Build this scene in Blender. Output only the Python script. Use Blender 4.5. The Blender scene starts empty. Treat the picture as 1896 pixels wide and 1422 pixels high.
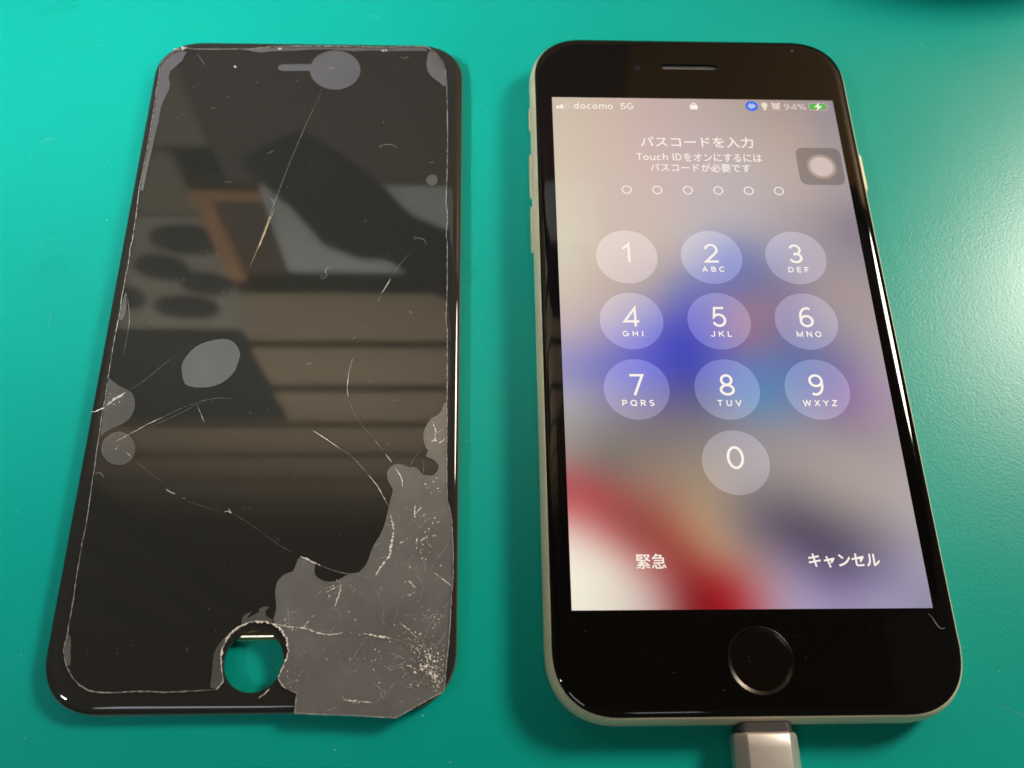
import bpy, bmesh, math, random
import numpy as np
from mathutils import Vector, Matrix
from mathutils.geometry import tessellate_polygon

# ---------------------------------------------------------------- camera, world, lamps, exposure
scene = bpy.context.scene
cam = bpy.data.cameras.new('camera')
cam_o = bpy.data.objects.new('camera', cam)
scene.collection.objects.link(cam_o)
scene.camera = cam_o
cam.sensor_fit = 'HORIZONTAL'
cam.sensor_width = 4.8
cam.lens = 4.8 * 1676.40 / 1896.0
cam.clip_start = 0.005
cam.clip_end = 20.0
cam_o.matrix_world = Matrix([[0.999413, -0.001555, -0.034228, -0.04376], [-0.012443, 0.914308, -0.404829, -0.077315], [0.031925, 0.405017, 0.913751, 0.153442], [0.0, 0.0, 0.0, 1.0]])
cam.dof.use_dof = True
cam.dof.focus_distance = 0.162
cam.dof.aperture_fstop = 2.8

world = bpy.data.worlds.new('World')
scene.world = world
world.use_nodes = True
bg = world.node_tree.nodes['Background']
bg.inputs['Color'].default_value = (1.0, 0.88, 0.70, 1)
bg.inputs['Strength'].default_value = 0.07

scene.view_settings.view_transform = 'Standard'
scene.view_settings.look = 'None'
scene.view_settings.exposure = 0.0
scene.view_settings.gamma = 1.0
scene.cycles.use_denoising = True
scene.cycles.max_bounces = 10
scene.cycles.transparent_max_bounces = 12


def area(name, loc, target, sx, sy, watts, colour):
    l = bpy.data.lights.new(name, 'AREA')
    l.shape = 'RECTANGLE'
    l.size, l.size_y = sx, sy
    l.energy = watts
    l.color = colour
    o = bpy.data.objects.new(name, l)
    scene.collection.objects.link(o)
    o.location = loc
    d = Vector(target) - Vector(loc)
    o.rotation_euler = d.to_track_quat('-Z', 'Y').to_euler()
    return o


# a narrow downlight over the left of the mat, a warm desk lamp to the right, an added fill that brightens the wall for its reflection, a tube behind
pool = area('downlight', (-0.80, -0.26, 0.80), (-0.150, 0.078, 0.0), 0.18, 0.18, 0.175, (0.86, 1.0, 0.99))
pool.data.shape = 'DISK'
pool.data.spread = math.radians(13.5)
desk = area('desk_lamp', (0.48, 0.29, 0.47), (0.03, -0.01, 0.0), 0.19, 0.19, 5.0, (1.0, 0.90, 0.76))
desk.data.shape = 'DISK'
area('wall_fill', (-0.24, -0.50, 1.02), (-0.28, 0.40, 0.92), 0.3, 0.15, 5.6, (1.0, 0.93, 0.85)).data.spread = math.radians(84)
area('ceiling_tube', (-0.42, -0.55, 1.0), (-0.08, -0.05, 0.0), 0.30, 0.14, 0.9, (0.86, 0.92, 1.0))
area('ceiling_tube', (0.19, -0.55, 1.0), (-0.02, -0.05, 0.0), 0.10, 0.05, 0.12, (0.86, 0.92, 1.0))

# tunable surface constants
MAT_COLOUR = (0.0, 0.37, 0.305, 1)
MAT_SPEC = 0.31
MAT_ROUGH = 0.285
MAT_GRAIN = 0.022
SCREEN = 1.0
ALU = (0.86, 0.73, 0.52, 1)
PANEL = (0.025, 0.0235, 0.0215)
WALL_WOOD = (0.52, 0.41, 0.28, 1)
WALL_POST = (0.8, 0.4, 0.17, 1)
WALL_PALE = (0.86, 0.91, 0.90, 1)
WALL_GREY = (0.5, 0.46, 0.38, 1)
CEIL = (0.40, 0.28, 0.16, 1)

# traced shapes of the removed screen, millimetres in the panel's own frame
PROTECTOR_OUTLINE = [(-31.28, 61.27), (-30.49, 63.18), (-29.37, 64.59), (-27.64, 65.49), (-26.52, 66.03), (-24.48, 65.61), (-19.18, 65.69), (-12.82, 65.87), (-10.56, 66.25), (-8.71, 66.42), (-9.42, 66.48), (-2.22, 66.78), (5.01, 66.89), (11.74, 66.83), (17.13, 66.74), (19.27, 67.13), (24.68, 67.21), (26.61, 65.65), (28.27, 63.22), (28.98, 60.44), (29.29, 57.01), (29.5, 51.96), (29.71, 42.16), (29.72, 32.75), (29.6, 26.69), (29.89, 24.26), (29.98, 22.49), (29.72, 18.71), (29.98, 17.28), (30.12, 7.76), (29.98, 0.75), (30.25, -1.88), (30.39, -12.09), (30.41, -16.49), (30.48, -21.31), (30.55, -28.32), (30.7, -34.19), (31.04, -35.52), (31.49, -37.29), (31.66, -39.47), (31.84, -43.75), (31.92, -47.36), (31.65, -50.44), (31.49, -54.48), (31.28, -58.43), (30.93, -61.91), (30.77, -64.19), (30.55, -65.69), (29.19, -66.33), (26.09, -67.97), (23.23, -69.49), (19.53, -69.26), (15.65, -68.99), (11.38, -68.81), (7.6, -68.6), (7.61, -67.09), (7.61, -65.6), (5.84, -64.93), (4.88, -63.98), (4.62, -63.32), (5.32, -61.24), (5.66, -60.09), (5.84, -59.23), (5.56, -58.16), (5.27, -57.18), (4.47, -56.0), (3.19, -55.1), (1.75, -54.63), (0.73, -54.48), (0.53, -54.42), (-0.65, -54.66), (-2.37, -55.34), (-3.64, -56.5), (-4.3, -57.67), (-4.67, -58.82), (-4.73, -59.98), (-4.42, -61.89), (-3.93, -63.59), (-4.33, -64.34), (-4.84, -64.99), (-7.54, -65.08), (-10.04, -65.2), (-12.93, -65.26), (-15.07, -65.11), (-17.19, -65.08), (-19.68, -65.2), (-22.36, -65.2), (-23.54, -65.08), (-24.54, -64.84), (-26.01, -64.08), (-26.92, -63.32), (-27.63, -62.57), (-28.42, -61.43), (-28.88, -60.47), (-29.51, -58.85), (-29.35, -56.24), (-29.38, -53.89), (-29.38, -51.91), (-29.36, -50.71), (-29.48, -48.89), (-29.54, -46.85), (-29.56, -45.0), (-29.61, -41.83), (-29.5, -39.5), (-29.53, -36.92), (-29.64, -33.87), (-29.74, -31.43), (-29.81, -28.52), (-29.96, -25.79), (-30.0, -22.32), (-30.16, -18.79), (-30.13, -15.67), (-30.24, -12.27), (-30.33, -8.33), (-30.4, -5.81), (-30.39, -1.97), (-30.3, 0.63), (-30.29, 2.73), (-30.44, 5.12), (-30.43, 7.27), (-30.46, 9.72), (-30.36, 11.36), (-30.42, 13.58), (-30.53, 15.53), (-30.41, 17.79), (-30.47, 19.78), (-30.56, 23.25), (-30.93, 29.2), (-30.82, 33.43), (-30.82, 36.81), (-30.76, 41.5), (-30.81, 45.32), (-30.86, 49.2), (-30.99, 52.82), (-31.03, 55.83), (-31.06, 57.85)]
BUBBLES = [(0, [(-31.02, 60.93), (-30.32, 62.83), (-29.2, 64.31), (-27.59, 65.14), (-26.38, 64.98), (-26.88, 62.71), (-28.09, 60.97), (-28.98, 59.76), (-29.11, 57.88), (-28.62, 56.2), (-28.65, 54.52), (-28.9, 53.52), (-29.4, 51.52), (-29.63, 49.87), (-29.61, 46.3), (-29.81, 42.77), (-29.9, 38.99), (-30.09, 34.35), (-30.2, 29.21), (-30.63, 29.21), (-30.7, 33.43), (-30.63, 36.81), (-30.59, 41.5), (-30.63, 45.32), (-30.68, 49.21), (-30.81, 52.83), (-30.85, 55.83), (-30.9, 57.86)]), (0, [(0.38, 61.93), (0.68, 62.83), (1.13, 63.66), (1.73, 64.38), (2.46, 64.98), (3.29, 65.43), (4.2, 65.72), (5.15, 65.84), (6.12, 65.78), (7.06, 65.54), (7.96, 65.14), (8.78, 64.58), (9.49, 63.89), (10.07, 63.09), (10.5, 62.2), (10.77, 61.26), (10.86, 60.3), (10.79, 59.35), (10.55, 58.43), (10.14, 57.59), (9.59, 56.84), (8.92, 56.2), (8.13, 55.71), (7.27, 55.37), (6.35, 55.19), (5.4, 55.18), (4.47, 55.34), (3.56, 55.66), (2.72, 56.14), (1.97, 56.75), (1.33, 57.49), (0.83, 58.32), (0.47, 59.23), (0.28, 60.18), (0.01, 60.19), (-2.49, 60.15), (-5.39, 60.04), (-6.2, 60.33), (-6.57, 60.88), (-6.31, 61.54), (-5.54, 61.79), (-2.63, 61.91), (0.01, 61.98)]), (0, [(-14.7, 65.98), (-9.4, 66.27), (-2.21, 66.57), (5.02, 66.68), (11.75, 66.61), (17.14, 66.52), (19.28, 66.91), (24.41, 67.0), (24.98, 66.08), (21.2, 66.13), (18.51, 65.98), (13.12, 66.11), (9.1, 65.79), (3.98, 66.28), (-0.29, 66.07), (-2.94, 65.74), (-7.73, 65.53), (-10.88, 65.05)]), (0, [(25.31, 65.63), (25.03, 63.87), (24.92, 62.47), (25.24, 60.39), (25.93, 59.19), (26.75, 58.34), (27.83, 57.33), (28.77, 56.33), (29.17, 56.67), (28.88, 60.1), (28.13, 63.04), (26.75, 65.3), (25.79, 65.99)]), (1, [(27.79, 32.18), (27.74, 31.83), (27.63, 31.51), (27.44, 31.22), (27.19, 31.0), (26.89, 30.89), (26.58, 30.89), (26.27, 31.0), (26.01, 31.2), (25.79, 31.47), (25.64, 31.8), (25.59, 32.16), (25.63, 32.53), (25.77, 32.85), (25.98, 33.11), (26.24, 33.3), (26.53, 33.43), (26.84, 33.46), (27.16, 33.39), (27.44, 33.19), (27.65, 32.9), (27.76, 32.55)]), (1, [(-29.93, 6.33), (-30.11, 4.99), (-30.16, 3.79), (-30.2, 2.6), (-30.23, 0.5), (-29.9, 0.24), (-29.47, 0.89), (-29.32, 1.94), (-29.43, 3.53)]), (2, [(-17.56, -9.33), (-17.47, -8.33), (-17.13, -7.45), (-16.49, -6.31), (-15.61, -5.29), (-14.67, -4.65), (-13.48, -4.14), (-11.94, -3.75), (-10.59, -3.62), (-9.65, -3.82), (-8.8, -4.31), (-8.16, -5.03), (-7.6, -6.05), (-7.39, -6.94), (-7.58, -8.32), (-7.91, -9.83), (-8.43, -10.82), (-9.22, -11.77), (-10.25, -12.53), (-11.31, -13.0), (-12.39, -13.27), (-13.71, -13.34), (-14.83, -13.24), (-15.74, -13.04), (-16.5, -12.67), (-16.99, -11.69), (-17.33, -10.57)]), (1, [(-30.1, -11.53), (-29.38, -12.14), (-28.13, -13.05), (-26.46, -13.86), (-25.66, -14.47), (-25.06, -15.56), (-24.77, -16.77), (-24.94, -18.08), (-25.23, -19.04), (-25.77, -19.75), (-26.54, -20.33), (-27.54, -20.87), (-28.55, -21.34), (-29.32, -21.9), (-29.76, -22.51), (-29.83, -21.15), (-29.93, -19.26), (-30.0, -16.16), (-30.1, -12.76)]), (1, [(-23.51, -24.89), (-23.46, -25.53), (-23.54, -26.14), (-23.75, -26.7), (-24.08, -27.17), (-24.52, -27.52), (-25.04, -27.75), (-25.6, -27.85), (-26.19, -27.82), (-26.77, -27.69), (-27.35, -27.45), (-27.89, -27.1), (-28.38, -26.66), (-28.8, -26.12), (-29.1, -25.52), (-29.28, -24.87), (-29.3, -24.23), (-29.19, -23.62), (-28.96, -23.08), (-28.62, -22.62), (-28.19, -22.26), (-27.7, -22.0), (-27.14, -21.86), (-26.55, -21.84), (-25.94, -21.97), (-25.35, -22.23), (-24.81, -22.61), (-24.34, -23.09), (-23.96, -23.65), (-23.68, -24.26)]), (3, [(30.23, -16.25), (29.83, -16.62), (29.71, -17.34), (29.47, -18.0), (28.71, -18.91), (27.71, -19.39), (27.07, -20.35), (26.75, -20.94), (26.4, -22.01), (26.35, -22.95), (26.53, -23.89), (26.84, -24.95), (27.29, -25.3), (27.04, -25.99), (26.88, -26.5), (27.65, -26.81), (28.42, -27.27), (28.98, -27.85), (29.19, -28.42), (29.0, -29.22), (28.47, -29.86), (27.83, -30.13), (27.07, -29.99), (26.53, -30.01), (25.86, -29.39), (25.41, -28.75), (24.86, -28.48), (24.0, -28.63), (23.0, -28.1), (22.13, -27.94), (21.37, -28.05), (20.68, -28.62), (20.34, -29.3), (20.26, -29.98), (20.52, -31.05), (20.98, -31.79), (21.39, -32.47), (21.37, -33.07), (21.07, -34.25), (20.89, -35.03), (20.58, -36.78), (20.37, -37.88), (20.16, -38.96), (19.44, -40.68), (18.86, -41.74), (18.37, -42.59), (17.93, -44.11), (17.6, -45.16), (17.18, -45.89), (16.4, -46.71), (15.59, -46.91), (14.77, -47.01), (14.17, -47.32), (13.18, -47.93), (12.48, -48.23), (11.77, -48.33), (10.95, -48.22), (10.32, -48.05), (9.57, -47.63), (9.01, -46.96), (8.89, -46.13), (9.0, -45.3), (8.46, -44.98), (7.6, -44.56), (6.64, -44.13), (6.15, -44.44), (5.75, -45.9), (5.49, -46.52), (4.7, -46.82), (3.9, -47.13), (3.31, -47.84), (3.0, -48.46), (2.88, -49.38), (2.91, -50.19), (3.18, -51.61), (3.31, -52.61), (3.2, -53.41), (2.95, -54.2), (3.18, -55.0), (4.58, -56.04), (5.37, -57.18), (5.7, -58.26), (5.94, -59.23), (5.73, -60.19), (5.43, -61.28), (4.72, -63.36), (4.97, -63.94), (5.87, -64.83), (7.68, -65.51), (7.71, -67.09), (7.69, -68.49), (11.37, -68.7), (15.64, -68.88), (19.53, -69.15), (23.18, -69.38), (26.01, -67.89), (29.11, -66.26), (30.45, -65.62), (30.67, -64.19), (30.83, -61.91), (31.18, -58.43), (31.39, -54.48), (31.55, -50.44), (31.82, -47.36), (31.74, -43.75), (31.56, -39.47), (31.38, -37.29), (30.94, -35.57), (30.6, -34.24), (30.47, -28.31), (30.39, -21.31), (30.32, -16.49)]), (1, [(-2.24, -55.63), (-3.29, -56.11), (-4.03, -56.6), (-4.73, -57.37), (-5.25, -58.04), (-5.7, -58.91), (-5.9, -59.58), (-5.95, -60.54), (-5.87, -61.87), (-5.87, -63.19), (-5.91, -64.51), (-5.01, -64.85), (-4.43, -64.34), (-4.03, -63.55), (-4.52, -61.89), (-4.83, -59.98), (-4.77, -58.82), (-4.4, -57.66), (-3.68, -56.5)]), (1, [(-1.9, -55.05), (-2.1, -54.55), (-2.02, -53.96), (-1.76, -53.56), (-0.72, -52.97), (-1.24, -53.77), (-1.26, -54.16), (-0.64, -53.77), (0.41, -53.18), (1.16, -52.59), (1.82, -52.16), (2.04, -52.3), (1.4, -52.99), (1.27, -53.79), (1.73, -54.39), (0.52, -54.3), (-0.7, -54.52)]), (1, [(-29.41, -58.85), (-29.26, -56.24), (-28.93, -56.63), (-28.58, -57.8), (-28.44, -59.14), (-28.19, -60.29), (-28.25, -61.05), (-28.44, -60.95), (-28.87, -60.19)]), (1, [(0.55, -52.59), (1.32, -52.19), (1.63, -52.3), (1.49, -52.99), (1.77, -53.79), (2.51, -54.2), (2.82, -54.3), (2.77, -54.8), (1.74, -54.49), (0.72, -54.34)])]
CRACKS = [(0.1, 1, [(3.14, 55.25), (2.57, 52.23), (0.69, 46.29), (-2.02, 35.81), (-3.98, 27.0), (-5.02, 22.28), (-6.23, 17.33)]), (0.13, 3, [(-3.94, 25.16), (-4.46, 22.81), (-4.9, 21.07), (-5.52, 18.62), (-6.12, 16.19), (-4.7, 23.1), (-5.11, 20.77), (-6.33, 15.91), (-7.37, 11.99)]), (0.05, 1, [(23.12, 15.36), (21.62, 13.24), (20.48, 11.55), (19.71, 9.89)]), (0.18, 0, [(19.38, 9.25), (18.94, 8.24), (18.29, 7.0), (17.77, 5.89)]), (0.07, 1, [(17.64, 5.65), (17.32, 4.7), (17.0, 4.16)]), (0.13, 0, [(13.15, -7.59), (12.78, -9.1), (12.58, -10.61), (12.47, -12.64), (12.43, -12.81), (12.45, -13.8), (12.76, -15.32)]), (0.04, 1, [(12.79, -15.51), (13.54, -17.7), (14.77, -19.86), (16.17, -21.53), (17.68, -23.18)]), (0.13, 0, [(6.85, -21.62), (8.11, -22.49), (9.49, -23.39), (11.77, -25.03)]), (0.08, 1, [(11.77, -25.03), (13.58, -26.19), (14.84, -27.4), (16.11, -28.84), (17.02, -29.87)]), (0.14, 0, [(17.02, -29.87), (17.83, -30.89), (18.51, -31.68), (19.2, -32.81), (19.78, -33.81), (20.59, -35.3)]), (0.09, 1, [(17.68, -23.18), (18.39, -24.24), (19.31, -25.4)]), (0.15, 0, [(19.78, -26.1), (20.35, -26.8), (20.93, -27.56)]), (0.22, 0, [(21.62, -28.64), (22.08, -29.44), (22.6, -30.24), (22.89, -31.03), (23.06, -32.11)]), (0.24, 2, [(21.14, -37.02), (21.39, -37.9), (21.65, -39.09), (21.73, -40.06), (21.61, -41.35), (21.4, -42.41), (21.4, -43.47), (21.15, -44.15), (20.46, -45.09), (19.78, -46.13), (19.21, -47.06), (18.78, -47.98)]), (0.1, 1, [(18.78, -47.98), (18.93, -48.7), (19.22, -49.53), (19.78, -50.75), (20.45, -51.98), (20.78, -52.68)]), (0.12, 2, [(23.3, -55.01), (24.13, -55.61), (24.96, -56.21), (26.1, -57.4)]), (0.2, 2, [(6.54, -44.04), (7.71, -44.55), (8.89, -45.1), (10.17, -45.7)]), (0.1, 1, [(10.17, -45.7), (11.44, -46.21), (12.7, -46.63), (13.95, -46.91), (15.09, -47.06), (16.43, -47.2), (17.48, -47.5), (18.63, -47.98)]), (0.14, 2, [(2.79, -55.0), (4.01, -55.17), (5.23, -55.42), (6.44, -55.55), (8.26, -55.75), (9.5, -56.21), (10.52, -56.56), (12.14, -56.79), (13.33, -56.64), (14.51, -56.4)]), (0.2, 2, [(17.54, -56.69), (18.55, -56.85), (19.56, -57.06), (20.97, -57.25), (22.19, -57.52)]), (0.12, 1, [(22.19, -57.52), (23.6, -57.89), (24.82, -58.33), (25.84, -58.81), (27.05, -59.21)]), (0.45, 0, [(-29.7, -16.85), (-29.12, -16.37), (-28.56, -15.75), (-27.77, -15.22), (-26.7, -14.37)]), (0.3, 0, [(-32.2, -18.14), (-31.46, -18.04), (-30.66, -17.62), (-29.88, -17.33)]), (0.06, 1, [(-26.7, -14.37), (-25.41, -13.4), (-24.03, -12.29), (-22.88, -11.06), (-21.72, -9.85), (-20.55, -8.6), (-19.35, -7.6), (-18.53, -6.97)]), (0.17, 0, [(-26.88, -23.56), (-25.89, -23.0), (-24.92, -22.31)]), (0.14, 0, [(-24.92, -22.31), (-23.73, -21.61), (-22.36, -20.67), (-20.85, -19.82), (-19.33, -19.02)]), (0.07, 1, [(-19.33, -19.02), (-18.12, -18.31), (-16.69, -17.52), (-15.45, -16.97)]), (0.09, 1, [(-15.46, -16.88), (-14.18, -16.56), (-12.93, -16.01), (-11.64, -15.67), (-9.91, -15.43), (-7.9, -15.61)]), (0.06, 1, [(-21.55, -21.0), (-20.04, -20.2), (-18.21, -19.26), (-16.17, -18.12), (-13.93, -16.81), (-12.65, -16.45)]), (0.16, 4, [(-13.82, -16.81), (-13.25, -17.89), (-12.21, -20.08)]), (0.06, 1, [(-29.65, -19.76), (-28.81, -20.94), (-27.76, -22.11)]), (0.13, 0, [(-24.88, -25.64), (-24.34, -26.1), (-23.96, -26.47)]), (0.04, 1, [(-23.6, -26.74), (-22.15, -27.89), (-19.97, -29.71), (-17.42, -31.29)]), (0.25, 4, [(-17.16, -32.36), (-16.48, -32.74), (-15.46, -33.25)]), (0.15, 0, [(-14.16, -33.86), (-13.72, -34.01)]), (0.05, 1, [(-13.54, -34.3), (-11.88, -34.97), (-9.7, -35.64), (-7.33, -36.2)]), (0.18, 0, [(-6.89, -36.37), (-6.27, -36.25), (-5.56, -36.6)]), (0.1, 0, [(-6.32, -35.77), (-5.97, -36.16), (-5.56, -36.6)]), (0.07, 1, [(-5.56, -36.6), (-4.49, -37.19), (-3.16, -37.96), (-0.92, -39.48), (0.43, -40.46)]), (0.07, 1, [(0.2, -40.35), (1.53, -41.21), (3.3, -42.39), (5.03, -43.31)]), (0.07, 4, [(-29.78, 5.9), (-29.21, 4.3), (-28.61, 1.92), (-28.26, 0.08), (-28.21, -1.74), (-28.19, -3.02)]), (0.05, 1, [(-28.19, -3.02), (-28.21, -5.07), (-28.12, -7.1)]), (0.15, 2, [(13.55, -48.76), (13.32, -50.09), (13.08, -51.1), (12.65, -52.31)]), (0.12, 2, [(11.08, -50.07), (12.06, -49.51), (13.45, -48.9)]), (0.07, 1, [(12.3, -50.08), (11.75, -50.89), (11.0, -51.89)]), (0.08, 1, [(13.48, -52.56), (14.26, -52.12), (14.95, -51.72)]), (0.1, 1, [(12.21, -57.94), (11.86, -58.62), (11.03, -59.58)]), (0.12, 2, [(24.3, -48.13), (24.93, -48.59), (25.35, -49.07), (25.67, -49.48)]), (0.12, 2, [(28.71, -46.93), (29.65, -47.66), (30.49, -48.29), (31.63, -49.12)]), (0.16, 2, [(14.93, -66.72), (16.11, -66.83), (17.48, -67.03), (19.44, -67.18)]), (0.08, 2, [(7.95, -55.61), (8.31, -55.06), (8.73, -54.51)]), (0.08, 2, [(9.04, -54.07), (9.32, -53.78), (9.51, -53.64)]), (0.15, 2, [(25.27, -35.33), (25.24, -36.39), (25.24, -37.7)]), (0.1, 2, [(25.32, -36.94), (25.94, -36.17), (26.46, -35.73)]), (0.1, 2, [(26.6, -37.27), (27.12, -36.84)]), (0.15, 2, [(25.67, -41.8), (25.71, -41.06)]), (0.14, 2, [(26.19, -41.7), (26.91, -41.17), (27.63, -40.64)]), (0.12, 2, [(22.8, -42.04), (23.26, -41.74), (23.77, -41.53)]), (0.1, 1, [(23.1, -37.14), (23.4, -36.6)]), (0.14, 2, [(27.88, -20.01), (28.19, -20.85), (28.5, -21.91), (28.38, -22.74), (28.54, -23.92)]), (0.14, 2, [(27.7, -23.92), (28.35, -23.57), (29.24, -24.04), (30.07, -23.45)]), (0.07, 1, [(24.0, -28.65), (24.51, -27.62), (25.13, -26.47), (25.88, -25.66)]), (0.06, 1, [(26.42, -30.03), (26.54, -28.77), (26.51, -27.4)]), (0.08, 1, [(-24.08, 64.62), (-23.42, 63.59), (-22.77, 62.56), (-21.66, 61.02)]), (0.14, 2, [(1.7, -66.28), (2.62, -65.73), (3.33, -65.0)])]
FIBRES = [[(8.1, 11.36), (7.6, 11.64), (7.03, 11.36), (6.84, 10.66), (7.23, 10.17), (7.15, 9.56), (6.59, 9.07), (5.99, 9.28), (6.07, 9.78), (6.78, 9.78)], [(23.74, 18.93), (23.45, 18.3), (23.78, 17.78), (23.59, 18.3), (24.61, 18.31), (25.47, 17.94), (25.86, 17.22), (25.82, 16.79)], [(15.98, 40.69), (16.02, 39.81), (16.18, 40.38), (16.87, 40.77), (18.15, 40.78), (19.19, 40.25), (19.67, 39.53)], [(5.03, -9.23), (5.1, -8.65), (5.54, -8.55), (5.69, -8.98)], [(12.88, -3.88), (13.08, -3.36), (13.42, -3.23)], [(14.16, -0.83), (14.43, -1.54)], [(13.71, 21.83), (13.85, 22.29), (14.22, 22.35)], [(-6.74, 38.1), (-6.03, 38.57), (-5.37, 39.05)], [(25.92, 36.24), (27.18, 36.47)], [(-19.2, 49.14), (-18.77, 49.8), (-18.13, 49.81)], [(-14.66, 31.56), (-13.86, 31.11), (-12.9, 31.27)], [(19.24, 64.25), (20.2, 63.67), (20.99, 64.11), (20.71, 64.63)], [(-29.53, -29.44), (-28.71, -29.33), (-28.09, -29.89), (-28.12, -30.34)], [(-5.25, 27.43), (-4.6, 26.99), (-4.02, 27.44)], [(-4.6, 26.99), (-4.27, 26.1)], [(-5.87, -49.0), (-5.49, -48.74)], [(-10.75, -50.38), (-10.66, -49.84)], [(-10.29, -58.38), (-10.06, -59.25)], [(23.05, 1.99), (23.4, 2.04), (23.53, 1.64)], [(2.14, -41.11), (2.56, -41.07), (2.84, -41.43)], [(20.9, -64.93), (20.63, -65.48), (21.07, -66.52), (21.36, -66.43), (21.31, -65.21)]]
CHIP_SPOTS = [((28.92, -62.84), 0.55, 90), ((27.71, -62.06), 0.5, 70), ((26.42, -58.18), 0.9, 50), ((27.94, -54.45), 1.2, 40), ((29.54, -64.36), 0.5, 90), ((25.84, -58.96), 0.8, 40), ((21.17, -62.18), 4, 60), ((14.9, -56.3), 3, 30), ((12.92, -50.28), 1.2, 25), ((26.72, -46.27), 1.5, 25), ((5.79, -55.02), 1.2, 25), ((6.08, -63.15), 0.8, 15), ((29.87, -60.36), 0.9, 40), ((27.6, -39.44), 2, 50), ((26.18, -41.58), 1.8, 40), ((28.51, -31.94), 0.8, 18), ((-28.77, -15.92), 0.8, 22), ((-26.51, -24.65), 0.35, 14), ((4.75, 60.6), 0.3, 16)]

# ---------------------------------------------------------------- helpers
MM = 0.001
rnd = random.Random(7)
C = scene.collection


def srgb(r, g, b):
    def f(c):
        c /= 255.0
        return c / 12.92 if c <= 0.04045 else ((c + 0.055) / 1.055) ** 2.4
    return (f(r), f(g), f(b), 1.0)


def link(o, parent=None):
    C.objects.link(o)
    if parent is not None:
        o.parent = parent
    return o


def obj(name, verts, faces, mat, parent=None, smooth=False, loc=None):
    """verts in millimetres"""
    me = bpy.data.meshes.new(name)
    me.from_pydata([(x * MM, y * MM, z * MM) for x, y, z in verts], [], faces)
    me.update()
    if mat:
        me.materials.append(mat)
    if smooth:
        me.polygons.foreach_set('use_smooth', [True] * len(me.polygons))
    o = bpy.data.objects.new(name, me)
    link(o, parent)
    if loc:
        o.location = [c * MM for c in loc]
    return o


def empty(name, loc=(0, 0, 0)):
    o = bpy.data.objects.new(name, None)
    o.empty_display_size = 0.01
    o.location = [c * MM for c in loc]
    C.objects.link(o)
    return o


def tag(o, label=None, category=None, kind=None, group=None):
    if label:
        o['label'] = label
    if category:
        o['category'] = category
    if kind:
        o['kind'] = kind
    if group:
        o['group'] = group
    return o


def rrect(hw, hh, r, n=14, ex=2.25):
    """rounded rectangle outline with slightly squarish corners, counter-clockwise"""
    pts = []
    for cx, cy, a0 in ((hw - r, hh - r, 0), (-hw + r, hh - r, 90), (-hw + r, -hh + r, 180), (hw - r, -hh + r, 270)):
        for i in range(n + 1):
            a = math.radians(a0 + 90 * i / n)
            c, s = math.cos(a), math.sin(a)
            pts.append((cx + r * math.copysign(abs(c) ** (2 / ex), c), cy + r * math.copysign(abs(s) ** (2 / ex), s)))
    return pts


def circle(cx, cy, r, n=48, ry=None):
    ry = r if ry is None else ry
    return [(cx + r * math.cos(2 * math.pi * i / n), cy + ry * math.sin(2 * math.pi * i / n)) for i in range(n)]


def stadium(cx, cy, hw, hh, n=10):
    p = []
    for i in range(n + 1):
        a = math.radians(-90 + 180 * i / n)
        p.append((cx + hw - hh + hh * math.cos(a), cy + hh * math.sin(a)))
    for i in range(n + 1):
        a = math.radians(90 + 180 * i / n)
        p.append((cx - hw + hh + hh * math.cos(a), cy + hh * math.sin(a)))
    return p


def tess(loops):
    """triangles over outer loop + holes; indices run over the loops in order"""
    vv = [[Vector((x, y, 0)) for x, y in lp] for lp in loops]
    flat = [p for lp in loops for p in lp]
    out = []
    for t in tessellate_polygon(vv):
        a, b, c = (flat[i] for i in t)
        if (b[0] - a[0]) * (c[1] - a[1]) - (b[1] - a[1]) * (c[0] - a[0]) < 0:
            t = (t[0], t[2], t[1])
        out.append(tuple(t))
    return flat, out


def flat(name, outer, z, mat, parent, holes=(), loc=None):
    pts, tris = tess([outer] + list(holes))
    return obj(name, [(x, y, z) for x, y in pts], tris, mat, parent, loc=loc)


def loft(rings, cap_bottom=False, cap_top=False):
    """rings: list of (outline2d, z). Returns verts, faces"""
    v, f = [], []
    n = len(rings[0][0])
    for pts, z in rings:
        v += [(x, y, z) for x, y in pts]
    for k in range(len(rings) - 1):
        for i in range(n):
            j = (i + 1) % n
            f.append((k * n + i, k * n + j, (k + 1) * n + j, (k + 1) * n + i))
    if cap_bottom:
        f.append(tuple(reversed(range(n))))
    if cap_top:
        m = (len(rings) - 1) * n
        f.append(tuple(m + i for i in range(n)))
    return v, f


def slab(name, outer, z0, z1, mat, parent, holes=(), bottom=True):
    """flat-topped plate with vertical sides; sides not merged with the top so that both shade flat"""
    v, f = [], []
    pts, tris = tess([outer] + list(holes))
    v += [(x, y, z1) for x, y in pts]
    f += tris
    if bottom:
        m = len(v)
        v += [(x, y, z0) for x, y in pts]
        f += [(m + a, m + c, m + b) for a, b, c in tris]
    for k, lp in enumerate([outer] + list(holes)):
        m, n = len(v), len(lp)
        v += [(x, y, z0) for x, y in lp] + [(x, y, z1) for x, y in lp]
        area = sum(lp[i][0] * lp[(i + 1) % n][1] - lp[(i + 1) % n][0] * lp[i][1] for i in range(n))
        ccw = (area > 0) == (k == 0)
        for i in range(n):
            j = (i + 1) % n
            q = (m + i, m + j, m + n + j, m + n + i)
            f.append(q if ccw else q[::-1])
    return obj(name, v, f, mat, parent)


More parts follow.
